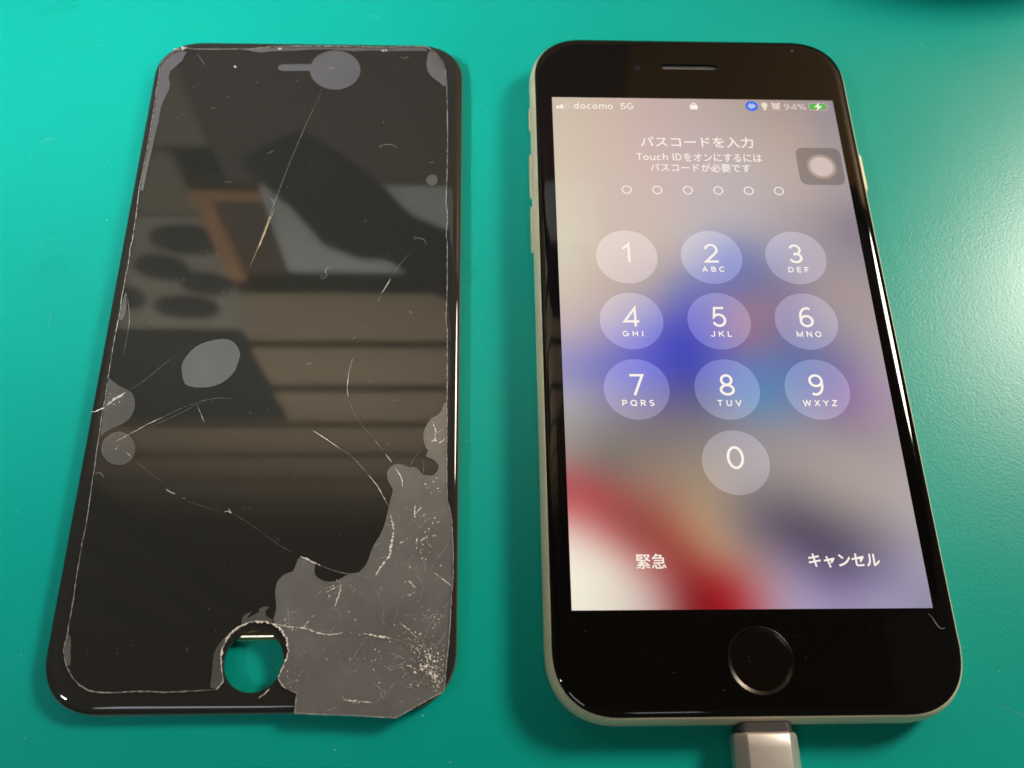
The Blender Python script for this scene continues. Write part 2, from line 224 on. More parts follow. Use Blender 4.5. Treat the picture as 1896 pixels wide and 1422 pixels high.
def ribbon(name, pts, w, z, mat, parent, jag=0.35, closed=False, sub=0.5, r=rnd):
    """thin strip along a line, broken up in width and course"""
    line = []
    n = len(pts)
    for i in range(n if closed else n - 1):
        a, b = Vector(pts[i]), Vector(pts[(i + 1) % n])
        k = max(1, int((b - a).length / sub))
        line += [a.lerp(b, t / k) for t in range(k)]
    if not closed:
        line.append(Vector(pts[-1]))
    v, f = [], []
    m = len(line)
    for i, p in enumerate(line):
        a, b = line[i - 1 if (closed or i) else 0], line[(i + 1) % m if closed else min(i + 1, m - 1)]
        t = b - a
        if t.length < 1e-6:
            t = Vector((1, 0))
        t.normalize()
        nn = Vector((-t.y, t.x))
        taper = 1.0 if closed else min(1.0, 0.25 + 3.0 * min(i, m - 1 - i) / max(1, m - 1))
        hw = 0.5 * w * taper * (1 + jag * 1.6 * (r.random() - 0.5) * 2 * 0.9)
        off = nn * (r.random() - 0.5) * w * jag * 1.2
        zz = z + r.random() * 0.012
        for s in (-1, 1):
            q = p + off + nn * hw * s
            v.append((q.x, q.y, zz))
    for i in range(m if closed else m - 1):
        j = (i + 1) % m
        f.append((2 * i, 2 * j, 2 * j + 1, 2 * i + 1)[::-1])
    return obj(name, v, f, mat, parent)


def text(name, body, box, z, mat, parent, offset=0.0, spacing=1.0, keep=None):
    """flat printed text fitted to box = (x0, x1, y0, y1) millimetres; keep='h' centres it at its natural width"""
    cu = bpy.data.curves.new(name, 'FONT')
    cu.body = body
    cu.offset = offset
    cu.space_character = spacing
    cu.resolution_u = 6
    t = bpy.data.objects.new(name, cu)
    C.objects.link(t)
    me = bpy.data.meshes.new_from_object(t.evaluated_get(bpy.context.evaluated_depsgraph_get()))
    bpy.data.objects.remove(t)
    xs = [q.co.x for q in me.vertices]
    ys = [q.co.y for q in me.vertices]
    ax, bx, ay, by = min(xs), max(xs), min(ys), max(ys)
    x0, x1, y0, y1 = box
    sy = (y1 - y0) / (by - ay)
    sx = sy if keep == 'h' else (x1 - x0) / (bx - ax)
    cx = (x0 + x1) / 2
    for q in me.vertices:
        q.co = ((cx + (q.co.x - (ax + bx) / 2) * sx) * MM, (y0 + (q.co.y - ay) * sy) * MM, z * MM)
    me.materials.clear()
    me.materials.append(mat)
    me.name = name
    return link(bpy.data.objects.new(name, me), parent)


def arc_pts(cx, cy, rx, ry, a0, a1, n=18):
    return [(cx + rx * math.cos(math.radians(a0 + (a1 - a0) * i / n)), cy + ry * math.sin(math.radians(a0 + (a1 - a0) * i / n))) for i in range(n + 1)]


# grotesque letterforms drawn as pen strokes in a box one unit high: (advance width, strokes)
A_ = arc_pts
GLYPHS = {
    '0': (0.66, [A_(.33, .5, .285, .455, 90, 450, 32)]),
    '1': (0.42, [[(.05, .72), (.31, .955), (.31, 0)]]),
    '2': (0.62, [A_(.31, .68, .245, .275, 170, -28, 16) + [(.06, .05), (.6, .05)]]),
    '3': (0.62, [A_(.3, .715, .22, .24, 158, -90, 14) + [(.22, .475)], [(.24, .5)] + A_(.3, .27, .245, .225, 88, -162, 16)]),
    '4': (0.68, [[(.5, 0), (.5, .94), (.05, .25), (.66, .25)]]),
    '5': (0.62, [[(.54, .95), (.16, .95), (.11, .5)] + A_(.31, .33, .25, .285, 130, -158, 18)]),
    '6': (0.64, [A_(.34, .3, .245, .255, 100, 460, 26), [(.11, .36)] + A_(.4, .52, .3, .435, 195, 62, 14)]),
    '7': (0.58, [[(.03, .95), (.55, .95), (.2, 0)]]),
    '8': (0.64, [A_(.32, .725, .205, .225, 90, 450, 24), A_(.32, .265, .255, .22, 90, 450, 26)]),
    '9': (0.64, [A_(.3, .7, .245, .255, -80, 280, 26), [(.53, .64)] + A_(.24, .48, .3, .435, 15, -118, 14)]),
    'A': (0.7, [[(.05, 0), (.35, .95), (.65, 0)], [(.16, .3), (.54, .3)]]),
    'B': (0.62, [[(.1, .05), (.1, .95), (.32, .95)] + A_(.34, .735, .19, .215, 90, -90, 10) + [(.1, .52)], [(.34, .52)] + A_(.36, .285, .21, .235, 90, -90, 10) + [(.1, .05)]]),
    'C': (0.72, [A_(.38, .5, .31, .45, 42, 318, 24)]),
    'D': (0.68, [[(.1, .05), (.1, .95), (.3, .95)] + A_(.3, .5, .32, .45, 88, -88, 18) + [(.1, .05)]]),
    'E': (0.56, [[(.54, .95), (.1, .95), (.1, .05), (.54, .05)], [(.1, .51), (.5, .51)]]),
    'F': (0.54, [[(.54, .95), (.1, .95), (.1, 0)], [(.1, .49), (.48, .49)]]),
    'G': (0.74, [A_(.38, .5, .31, .45, 48, 340, 26) + [(.69, .46), (.42, .46)]]),
    'H': (0.7, [[(.1, 0), (.1, 1)], [(.6, 0), (.6, 1)], [(.1, .51), (.6, .51)]]),
    'I': (0.22, [[(.11, 0), (.11, 1)]]),
    'J': (0.54, [[(.46, 1), (.46, .28)] + A_(.26, .27, .2, .225, 0, -172, 12)]),
    'K': (0.66, [[(.1, 0), (.1, 1)], [(.6, 1), (.12, .4)], [(.29, .57), (.64, 0)]]),
    'L': (0.52, [[(.1, 1), (.1, .05), (.52, .05)]]),
    'M': (0.86, [[(.09, 0), (.09, .95), (.43, .1), (.77, .95), (.77, 0)]]),
    'N': (0.72, [[(.09, 0), (.09, .97), (.62, .03), (.62, 1)]]),
    'O': (0.78, [A_(.39, .5, .33, .45, 90, 450, 30)]),
    'P': (0.6, [[(.1, 0), (.1, .95), (.32, .95)] + A_(.33, .695, .215, .255, 90, -90, 12) + [(.1, .44)]]),
    'Q': (0.78, [A_(.39, .5, .33, .45, 90, 450, 30), [(.46, .22), (.72, -.04)]]),
    'R': (0.63, [[(.1, 0), (.1, .95), (.32, .95)] + A_(.34, .71, .205, .24, 90, -90, 12) + [(.1, .47)], [(.33, .47), (.6, 0)]]),
    'S': (0.62, [A_(.31, .72, .215, .23, 35, 235, 14) + A_(.31, .27, .235, .225, 65, -148, 16)]),
    'T': (0.64, [[(.02, .95), (.62, .95)], [(.32, .95), (.32, 0)]]),
    'U': (0.7, [[(.1, 1), (.1, .36)] + A_(.35, .34, .25, .29, 180, 360, 16) + [(.6, .36), (.6, 1)]]),
    'V': (0.68, [[(.04, 1), (.34, .05), (.64, 1)]]),
    'W': (0.98, [[(.04, 1), (.27, .06), (.49, .93), (.71, .06), (.94, 1)]]),
    'X': (0.66, [[(.05, 1), (.61, 0)], [(.61, 1), (.05, 0)]]),
    'Y': (0.66, [[(.04, 1), (.33, .46), (.62, 1)], [(.33, .47), (.33, 0)]]),
    'Z': (0.62, [[(.06, .95), (.55, .95), (.06, .05), (.58, .05)]]),
    'd': (0.64, [A_(.28, .34, .215, .295, 90, 450, 24), [(.51, 0), (.51, 1)]]),
    'o': (0.64, [A_(.31, .34, .235, .295, 90, 450, 24)]),
    'c': (0.58, [A_(.31, .34, .23, .295, 48, 312, 20)]),
    'm': (0.92, [[(.09, 0), (.09, .68)], [(.09, .4)] + A_(.28, .42, .19, .215, 178, 0, 12) + [(.47, 0)], [(.47, .4)] + A_(.66, .42, .19, .215, 178, 0, 12) + [(.85, 0)]]),
    'u': (0.6, [[(.08, .68), (.08, .3)] + A_(.29, .28, .21, .245, 180, 345, 12), [(.51, .68), (.51, 0)]]),
    'h': (0.6, [[(.09, 0), (.09, 1)], [(.09, .4)] + A_(.3, .4, .205, .235, 178, 0, 12) + [(.505, 0)]]),
    '%': (0.92, [A_(.2, .74, .145, .2, 90, 450, 18), A_(.72, .24, .145, .2, 90, 450, 18), [(.7, 1), (.22, 0)]]),
    ' ': (0.26, []),
}


def strokes(name, body, box, z, mat, parent, pen=0.11, gap=0.1, keep=False):
    """writing in pen strokes fitted to box (x0, x1, baseline, cap line) in millimetres"""
    x0, x1, y0, y1 = box
    hgt = y1 - y0
    tot = sum(GLYPHS[c][0] for c in body) + gap * (len(body) - 1)
    sx = hgt * 1.08 if keep else (x1 - x0) / tot
    ox = (x0 + x1) / 2 - tot * sx / 2
    v, f = [], []
    hw = pen * hgt / 2
    k = 0
    for c in body:
        adv, ss = GLYPHS[c]
        for s in ss:
            p = [Vector((ox + a * sx, y0 + b * hgt)) for a, b in s]
            closed = (p[0] - p[-1]).length < 1e-4
            if closed:
                p = p[:-1]
            n = len(p)
            m = len(v)
            zz = z + 0.0012 * (k % 7)
            k += 1
            for i in range(n):
                a = p[i - 1] if (i > 0 or closed) else None
                b = p[(i + 1) % n] if (i < n - 1 or closed) else None
                d1 = (p[i] - a).normalized() if a is not None else None
                d2 = (b - p[i]).normalized() if b is not None else None
                d1 = d1 or d2
                d2 = d2 or d1
                t = d1 + d2
                t = t.normalized() if t.length > 1e-6 else d1
                nn = Vector((-t.y, t.x))
                q = max(0.35, nn.dot(Vector((-d1.y, d1.x))))
                for sgn in (-1, 1):
                    w = p[i] + nn * (sgn * hw / q)
                    v.append((w.x, w.y, zz))
            for i in range(n if closed else n - 1):
                j = (i + 1) % n
                f.append((m + 2 * i, m + 2 * j, m + 2 * j + 1, m + 2 * i + 1))
        ox += (adv + gap) * sx
    return obj(name, v, f, mat, parent)


def lumps(name, spots, mat, parent, z):
    """many tiny splinters in one mesh; spots = (x, y, size)"""
    v, f = [], []
    for x, y, s in spots:
        a = rnd.random() * 6.28
        e = 0.35 + 0.65 * rnd.random()
        m = len(v)
        c, n = math.cos(a), math.sin(a)
        for px, py in ((-1, -0.3), (0.2, -e), (1, 0.2), (-0.1, e)):
            px *= s * (0.7 + 0.6 * rnd.random())
            py *= s * (0.7 + 0.6 * rnd.random())
            v.append((x + px * c - py * n, y + px * n + py * c, z))
        v.append((x, y, z + s * (0.3 + 0.5 * rnd.random())))
        f += [(m, m + 1, m + 4), (m + 1, m + 2, m + 4), (m + 2, m + 3, m + 4), (m + 3, m, m + 4)]
    return tag(obj(name, v, f, mat, parent), kind='stuff')


# ---------------------------------------------------------------- materials
def principled(name, base, rough=0.5, metal=0.0, ior=1.5, spec=0.5, emit=None, strength=0.0, coat=0.0):
    m = bpy.data.materials.new(name)
    m.use_nodes = True
    b = m.node_tree.nodes['Principled BSDF']
    b.inputs['Base Color'].default_value = base if len(base) == 4 else (*base, 1)
    b.inputs['Roughness'].default_value = rough
    b.inputs['Metallic'].default_value = metal
    b.inputs['IOR'].default_value = ior
    b.inputs['Specular IOR Level'].default_value = spec
    b.inputs['Coat Weight'].default_value = coat
    if emit:
        b.inputs['Emission Color'].default_value = emit
        b.inputs['Emission Strength'].default_value = strength
    return m


def add_noise(m, scale, lo, hi, socket='Roughness', bump=0.0, bump_scale=None, dist=0.0001, detail=4):
    nt = m.node_tree
    b = nt.nodes['Principled BSDF']
    tc = nt.nodes.new('ShaderNodeTexCoord')
    n = nt.nodes.new('ShaderNodeTexNoise')
    n.inputs['Scale'].default_value = scale
    n.inputs['Detail'].default_value = detail
    nt.links.new(tc.outputs['Object'], n.inputs['Vector'])
    mr = nt.nodes.new('ShaderNodeMapRange')
    mr.inputs['From Min'].default_value = 0.3
    mr.inputs['From Max'].default_value = 0.7
    mr.inputs['To Min'].default_value = lo
    mr.inputs['To Max'].default_value = hi
    nt.links.new(n.outputs['Fac'], mr.inputs['Value'])
    nt.links.new(mr.outputs['Result'], b.inputs[socket])
    if bump:
        n2 = nt.nodes.new('ShaderNodeTexNoise')
        n2.inputs['Scale'].default_value = bump_scale or scale
        n2.inputs['Detail'].default_value = 3
        nt.links.new(tc.outputs['Object'], n2.inputs['Vector'])
        bp = nt.nodes.new('ShaderNodeBump')
        bp.inputs['Strength'].default_value = bump
        bp.inputs['Distance'].default_value = dist
        nt.links.new(n2.outputs['Fac'], bp.inputs['Height'])
        nt.links.new(bp.outputs['Normal'], b.inputs['Normal'])
    return m


def mat_rubber():
    m = principled('green_rubber', MAT_COLOUR, 0.4, spec=MAT_SPEC)
    nt = m.node_tree
    b = nt.nodes['Principled BSDF']
    tc = nt.nodes.new('ShaderNodeTexCoord')
    # slow cloudiness of the pigment and faint rubbed patches
    big = nt.nodes.new('ShaderNodeTexNoise')
    big.inputs['Scale'].default_value = 28
    big.inputs['Detail'].default_value = 6
    nt.links.new(tc.outputs['Object'], big.inputs['Vector'])
    ramp = nt.nodes.new('ShaderNodeMix')
    ramp.data_type = 'RGBA'
    c = MAT_COLOUR
    ramp.inputs['A'].default_value = (c[0], c[1] * 0.93, c[2] * 0.93, 1)
    ramp.inputs['B'].default_value = (c[0] + 0.001, c[1] * 1.06, c[2] * 1.05, 1)
    nt.links.new(big.outputs['Fac'], ramp.inputs['Factor'])
    nt.links.new(ramp.outputs['Result'], b.inputs['Base Color'])
    mr = nt.nodes.new('ShaderNodeMapRange')
    mr.inputs['To Min'].default_value = MAT_ROUGH - 0.04
    mr.inputs['To Max'].default_value = MAT_ROUGH + 0.04
    nt.links.new(big.outputs['Fac'], mr.inputs['Value'])
    nt.links.new(mr.outputs['Result'], b.inputs['Roughness'])
    # pebbled skin: fine grain and a coarser ripple
    g = nt.nodes.new('ShaderNodeTexNoise')
    g.inputs['Scale'].default_value = 1900
    g.inputs['Detail'].default_value = 2
    nt.links.new(tc.outputs['Object'], g.inputs['Vector'])
    g2 = nt.nodes.new('ShaderNodeTexNoise')
    g2.inputs['Scale'].default_value = 700
    g2.inputs['Detail'].default_value = 3
    g2.inputs['Distortion'].default_value = 0.8
    nt.links.new(tc.outputs['Object'], g2.inputs['Vector'])
    bp1 = nt.nodes.new('ShaderNodeBump')
    bp1.inputs['Strength'].default_value = 1.0
    bp1.inputs['Distance'].default_value = MAT_GRAIN * MM
    nt.links.new(g.outputs['Fac'], bp1.inputs['Height'])
    bp2 = nt.nodes.new('ShaderNodeBump')
    bp2.inputs['Strength'].default_value = 1.0
    bp2.inputs['Distance'].default_value = MAT_GRAIN * 0.55 * MM
    nt.links.new(g2.outputs['Fac'], bp2.inputs['Height'])
    nt.links.new(bp1.outputs['Normal'], bp2.inputs['Normal'])
    nt.links.new(bp2.outputs['Normal'], b.inputs['Normal'])
    return m


def mat_film():
    """clear tempered glass: see-through with a Fresnel mirror on top"""
    m = bpy.data.materials.new('clear_film_glass')
    m.use_nodes = True
    nt = m.node_tree
    nt.nodes.clear()
    out = nt.nodes.new('ShaderNodeOutputMaterial')
    mix = nt.nodes.new('ShaderNodeMixShader')
    tr = nt.nodes.new('ShaderNodeBsdfTransparent')
    tr.inputs['Color'].default_value = (0.97, 0.985, 0.98, 1)
    gl = nt.nodes.new('ShaderNodeBsdfGlossy')
    gl.inputs['Roughness'].default_value = 0.04
    fr = nt.nodes.new('ShaderNodeFresnel')
    fr.inputs['IOR'].default_value = 1.5
    geo = nt.nodes.new('ShaderNodeNewGeometry')     # no mirror on the way out through the underside
    inv = nt.nodes.new('ShaderNodeMath')
    inv.operation = 'SUBTRACT'
    inv.inputs[0].default_value = 1.0
    nt.links.new(geo.outputs['Backfacing'], inv.inputs[1])
    mul = nt.nodes.new('ShaderNodeMath')
    mul.operation = 'MULTIPLY'
    nt.links.new(fr.outputs['Fac'], mul.inputs[0])
    nt.links.new(inv.outputs[0], mul.inputs[1])
    nt.links.new(mul.outputs[0], mix.inputs['Fac'])
    nt.links.new(tr.outputs[0], mix.inputs[1])
    nt.links.new(gl.outputs[0], mix.inputs[2])
    nt.links.new(mix.outputs[0], out.inputs['Surface'])
    return m


def mat_bubble(name, base, rough, ior, see):
    """unstuck film: grey stands in for adhesive haze and gap reflections, partly see-through"""
    m = principled(name, base, rough, ior=ior)
    nt = m.node_tree
    b = nt.nodes['Principled BSDF']
    out = nt.nodes['Material Output']
    tr = nt.nodes.new('ShaderNodeBsdfTransparent')
    mix = nt.nodes.new('ShaderNodeMixShader')
    mix.inputs['Fac'].default_value = see
    nt.links.new(b.outputs[0], mix.inputs[1])
    nt.links.new(tr.outputs[0], mix.inputs[2])
    nt.links.new(mix.outputs[0], out.inputs['Surface'])
    tc = nt.nodes.new('ShaderNodeTexCoord')
    n = nt.nodes.new('ShaderNodeTexNoise')
    n.inputs['Scale'].default_value = 130
    n.inputs['Detail'].default_value = 8
    n.inputs['Distortion'].default_value = 0.6
    nt.links.new(tc.outputs['Object'], n.inputs['Vector'])
    mx = nt.nodes.new('ShaderNodeMix')
    mx.data_type = 'RGBA'
    mx.inputs['A'].default_value = (*[c * 0.62 for c in base], 1)
    mx.inputs['B'].default_value = (*[c * 1.38 for c in base], 1)
    nt.links.new(n.outputs['Fac'], mx.inputs['Factor'])
    nt.links.new(mx.outputs['Result'], b.inputs['Base Color'])
    return m


def mat_screen():
    m = principled('lit_display', (0.0, 0.0, 0.0), 0.03, spec=0.2)
    nt = m.node_tree
    b = nt.nodes['Principled BSDF']
    a = nt.nodes.new('ShaderNodeAttribute')
    a.attribute_name = 'picture'
    nt.links.new(a.outputs['Color'], b.inputs['Emission Color'])
    b.inputs['Emission Strength'].default_value = SCREEN
    return m


def lit(name, r, g, b, k=1.0):
    return principled(name, (0, 0, 0), 0.03, emit=srgb(r, g, b), strength=k * SCREEN)


# ---------------------------------------------------------------- the setting: mat and the wall it stands before
m_rubber = mat_rubber()
mat_pts = rrect(650, 330, 12, 4)
tv, tf = loft([(mat_pts, -2.0), (mat_pts, -0.3), (rrect(649.7, 329.7, 12, 4), 0.0)], True, True)
top = obj('table_mat', tv, tf, m_rubber, loc=(-40, 60, 0))
top['kind'] = 'structure'
wood_desk = add_noise(principled('desk_laminate', srgb(150, 120, 90), 0.4), 30, 0.3, 0.5)
desk = slab('table', rrect(900, 390, 10, 3), -32, -2.01, wood_desk, None)
desk.location = (-0.04, 0.0, 0)
desk['kind'] = 'structure'

m_plank = add_noise(principled('brown_plank', WALL_WOOD, 0.55), 3, 0.45, 0.65)
m_dark = principled('wall_backing', (0.02, 0.018, 0.015), 0.8)
WALL_Y = 400
wall = slab('wall', [(-1500, 440), (1300, 440), (1300, 455), (-1500, 455)], -700, 2900, m_dark, None)
wall['kind'] = 'structure'
plank_mesh = None
z = 40.0
first = None
while z < 2850:
    if 395 < z < 640:
        z += 131
        continue
    if first is None:
        h = 122
        v = [(-1480, WALL_Y, 0), (1280, WALL_Y, 0), (1280, WALL_Y + 6, h), (-1480, WALL_Y + 6, h),
             (-1480, WALL_Y + 36, 0), (1280, WALL_Y + 36, 0), (1280, WALL_Y + 36, h), (-1480, WALL_Y + 36, h)]
        f = [(0, 1, 2, 3), (4, 7, 6, 5), (0, 4, 5, 1), (3, 2, 6, 7), (0, 3, 7, 4), (1, 5, 6, 2)]
        first = p = obj('plank', v, f, m_plank, wall)
    else:
        p = link(first.copy(), wall)
    p.location = (0, 0, z * MM)
    z += 131


def board(name, x0, x1, z0, z1, y, d, mat):
    v = [(x, yy, zz) for yy in (y, y + d) for x, zz in ((x0, z0), (x1, z0), (x1, z1), (x0, z1))]
    f = [(0, 1, 2, 3), (7, 6, 5, 4), (0, 4, 5, 1), (1, 5, 6, 2), (2, 6, 7, 3), (3, 7, 4, 0)]
    return obj(name, v, f, mat, wall)


m_post = principled('orange_wood', WALL_POST, 0.5)
m_sheet = principled('pale_paper', WALL_PALE, 0.7)
m_grey = add_noise(principled('grey_paper', WALL_GREY, 0.7), 2, 0.6, 0.8)
m_dark_shape = principled('matt_dark', (0.012, 0.016, 0.026), 0.9)
m_shelf = principled('dark_shelf_wood', (0.17, 0.10, 0.085), 0.6)
m_olive = principled('olive_board', (0.42, 0.34, 0.24), 0.6)
board('shelf_front', -262, 60, 330, 500, 398, 30, m_shelf)
board('shelf_front', 62, 1200, 200, 505, 398, 30, principled('amber_board', (0.36, 0.2, 0.075), 0.6))
board('dark_strip', 62, 1200, 508, 560, 399, 30, m_dark)  # plain dark strip set on the wall
board('grey_board', 90, 520, 562, 700, 398, 12, principled('grey_board', (0.2, 0.2, 0.21), 0.6))
board('dark_cover', 66, 1250, 702, 2470, 397, 20, principled('dark_brown_board', (0.075, 0.045, 0.02), 0.7))  # dark board added over the planks to dim the phone's reflection
board('shelf_front', -900, -264, 330, 452, 398, 30, m_olive)
board('shelf_front', -900, -298, 460, 545, 398, 30, m_olive)
board('wooden_post', -296, -280, 504, 656, 392, 20, m_post)
board('wooden_rail', -280, -236, 504, 519, 392, 20, m_post)
board('brown_board', -280, -238, 519, 656, 400, 20, principled('brown_board', (0.16, 0.1, 0.06), 0.6))
board('pale_sheet', -237, 70, 504, 650, 399, 8, m_sheet)
board('grey_sheet', -560, -300, 552, 776, 399, 8, m_grey)
board('dark_panel', -620, -318, 782, 1050, 397, 14, principled('slate_panel', (0.05, 0.055, 0.06), 0.6))
for bx, bz, rx, rz in ((-361, 640, 26, 22), (-326, 672, 26, 20), (-360, 722, 34, 22), (-322, 590, 34, 22), (-400, 590, 26, 20), (-420, 700, 22, 22)):
    ring_ = circle(bx, bz, rx, 20, rz)
    v = [(x, yy, zz) for yy in (395.0, 398.9) for x, zz in ring_]
    n = len(ring_)
    f = [tuple(range(n)), tuple(reversed(range(n, 2 * n)))] + [(i, n + i, n + (i + 1) % n, (i + 1) % n) for i in range(n)]
    obj('round_motif', v, f, principled('slate_disc', (0.06, 0.06, 0.06), 0.8), wall)
arm = [(-240, 470), (-222, 455), (-186, 433), (-153, 470), (-129, 508), (-109, 549), (-80, 572), (100, 620), (100, 760), (-60, 715), (-84, 692), (-105, 660), (-134, 615), (-163, 613), (-193, 588), (-212, 530)]
n = len(arm)
v = [(x, yy, zz) for yy in (392, 398.5) for x, zz in arm]
f = [tuple(range(n)), tuple(reversed(range(n, 2 * n)))] + [(i, n + i, n + (i + 1) % n, (i + 1) % n) for i in range(n)]
obj('dark_shape', v, f, m_dark_shape, wall)  # flat stand-in for a dark slanting reflected shape, not identified

m_slate = principled('slate_board', (0.04, 0.045, 0.055), 0.6)
m_ol2 = principled('olive_paint', (0.45, 0.39, 0.26), 0.6)
for x0, x1, mm_ in ((-764, -700, m_slate), (-834, -768, m_ol2), (-894, -838, m_slate), (-1000, -898, m_ol2), (-1130, -1004, m_slate), (-1300, -1134, m_ol2)):
    board('vertical_board', x0, x1, 1060, 2860, 392, 7, mm_)

ceiling = slab('ceiling', [(-1500, -900), (1300, -900), (1300, 440), (-1500, 440)], 2900, 2920,
               principled('ceiling_board', CEIL, 0.8), None)
ceiling['kind'] = 'structure'

# ---------------------------------------------------------------- the working phone
phone = empty('smartphone')
tag(phone, 'working phone with lit passcode screen and pale gold metal edge, plugged in to charge', 'phone')
BW, BH, BR = 33.6, 69.2, 11.4


def prof(i, steps=18, a0=-90, a1=58):
    a = math.radians(a0 + (a1 - a0) * i / steps)
    ins = 2.5 * (1 - max(0.0, math.cos(a)) ** 0.8)
    return ins, 3.65 + 3.65 * math.sin(a)


m_alu = add_noise(principled('pale_gold_aluminium', ALU, 0.4, metal=0.15), 900, 0.33, 0.42)
m_band = principled('antenna_plastic', srgb(226, 214, 184), 0.45)
rings = [(rrect(BW - i_, BH - i_, BR - i_), z_) for i_, z_ in (prof(k) for k in range(19))]
i_, z_ = prof(18)
rings.append((rrect(BW - i_ - 0.35, BH - i_ - 0.35, BR - i_ - 0.35), z_ + 0.03))
rings.append((rrect(BW - i_ - 0.4, BH - i_ - 0.4, BR - i_ - 0.4), z_ - 0.9))
v, f = loft(rings[:])
obj('frame', v, f, m_alu, phone, smooth=True)
v, f = loft([(rrect(BW - 2.52, BH - 2.52, BR - 2.5), 0.0), (rrect(BW - 2.6, BH - 2.6, BR - 2.6), 0.0)], True)
flat('back_cover', rrect(BW - 2.5, BH - 2.5, BR - 2.5), 0.001, principled('white_back_glass', (0.7, 0.68, 0.62), 0.1), phone)
# antenna bands across the rail
for side, y0, y1 in ((-1, 56.3, 58.2), (-1, -57.9, -56.0), (1, -58.6, -56.8), (1, 56.3, 58.2)):
    v, f = [], []
    for k in range(19):
        i_, z_ = prof(k)
        for yy in (y0, y1):
            v.append((side * (BW - i_ + 0.035), yy, z_ + (0.02 if k > 14 else 0)))
    for k in range(18):
        q = (2 * k, 2 * k + 1, 2 * k + 3, 2 * k + 2)
        f.append(q if side < 0 else q[::-1])
    obj('antenna_band', v, f, m_band, phone, smooth=True)


def side_key(name, side, y, half, zc=3.9, hz=1.25, out=0.55):
    """pill-shaped push button on the rail"""
    ol = stadium(0, 0, half, hz, 8)
    v, f = [], []
    layers = ((1.0, 0.0), (1.0, out - 0.15), (0.93, out - 0.03), (0.8, out))
    n = len(ol)
    for s, d in layers:
        for a, b in ol:
            k = half - hz
            aa = max(-k, min(k, a))
            v.append((side * (BW - 0.1 + d), y + aa + (a - aa) * s, zc + b * s))
    for l in range(len(layers) - 1):
        for i in range(n):
            j = (i + 1) % n
            q = (l * n + i, l * n + j, (l + 1) * n + j, (l + 1) * n + i)
            f.append(q if side > 0 else q[::-1])
    cap = tuple((len(layers) - 1) * n + i for i in range(n))
    f.append(cap if side > 0 else cap[::-1])
    return obj(name, v, f, m_alu, phone)


side_key('mute_switch', -1, 49.0, 2.7, hz=1.0, out=0.4)
side_key('volume_button', -1, 34.6, 5.2)
side_key('volume_button', -1, 22.0, 5.2)
side_key('power_button', 1, 35.6, 5.0)

# front glass: flat field with curved-over rim, cut out for the home button and the earpiece
m_glass = principled('black_front_glass', (0.0035, 0.003, 0.0028), 0.028, ior=1.5, spec=0.42)
GW, GH, GR = 32.62, 68.22, 10.4
GZ = 7.3
HB = (0.2, -59.95)
home_hole = circle(HB[0], HB[1], 5.3, 64)
ear_hole = stadium(0, 60.6, 5.95, 0.72)


def glass_plate(name, hw, hh, r, ztop, zbot, rim, drop, mat, parent, holes):
    outer = rrect(hw - rim, hh - rim, r - rim)
    pts, tris = tess([outer] + holes)
    v = [(x, y, ztop) for x, y in pts]
    f = list(tris)
    rg = []
    for k in range(9):
        t = k / 8
        rg.append((rrect(hw - rim * (1 - math.sin(t * math.pi / 2)), hh - rim * (1 - math.sin(t * math.pi / 2)), r - rim * (1 - math.sin(t * math.pi / 2))),
                   ztop - drop * (1 - math.cos(t * math.pi / 2))))
    rg.append((rrect(hw, hh, r), zbot))
    rv, rf = loft(rg[::-1])
    m = len(v)
    v += rv
    f += [tuple(m + i for i in q) for q in rf]
    for lp in holes:
        m, n = len(v), len(lp)
        v += [(x, y, ztop) for x, y in lp] + [(x, y, zbot) for x, y in lp]
        f += [(m + i, m + (i + 1) % n, m + n + (i + 1) % n, m + n + i)[::-1] for i in range(n)]
    o = obj(name, v, f, mat, parent)
    for q in o.data.polygons[len(tris):]:
        q.use_smooth = True
    return o


add_noise(m_glass, 55, 0.015, 0.06)
glass = glass_plate('front_glass', GW, GH, GR, GZ, 6.35, 1.9, 0.62, m_glass, phone, [home_hole, ear_hole])
# home button: shallow dish inside a narrow dark ring
v, f = [], []
hp = ((5.29, 7.25), (5.22, 7.31), (5.08, 7.27), (4.85, 7.16), (4.64, 7.08), (4.56, 7.05))
for r_, z_ in hp:
    v += [(x, y, z_) for x, y in circle(HB[0], HB[1], r_, 64)]
for k in range(len(hp) - 1):
    f += [(k * 64 + i, k * 64 + (i + 1) % 64, (k + 1) * 64 + (i + 1) % 64, (k + 1) * 64 + i) for i in range(64)]
hb = flat('home_button', circle(HB[0], HB[1], 4.6, 64), 7.06, principled('home_button_glass', (0.005, 0.0035, 0.002), 0.14), phone)
obj('button_ring', v, f, principled('dark_ring_metal', (0.04, 0.036, 0.032), 0.25, metal=1.0), hb, smooth=True)
ear = slab('earpiece', stadium(0, 60.6, 5.94, 0.71), 6.4, 6.75, principled('earpiece_mesh', (0.05, 0.05, 0.055), 0.6), phone)
v, f = [], []
for k in range(34):
    x = -5.4 + k * 0.327
    m = len(v)
    v += [(x, 60.08, 6.78), (x + 0.12, 60.08, 6.78), (x + 0.12, 60.85, 6.78), (x, 60.85, 6.78)]
    f.append((m, m + 1, m + 2, m + 3))
tag(obj('mesh_weave', v, f, principled('mesh_wire', (0.25, 0.25, 0.26), 0.4, metal=0.6), ear), kind='stuff')
cam_spot = flat('front_camera', circle(-10.9, 60.15, 1.15, 24), GZ + 0.004, principled('lens_black', (0.002, 0.0015, 0.006), 0.02), phone)
flat('lens', circle(-10.75, 60.2, 0.45, 20), GZ + 0.008, principled('lens_violet', (0.02, 0.012, 0.05), 0.05), cam_spot)

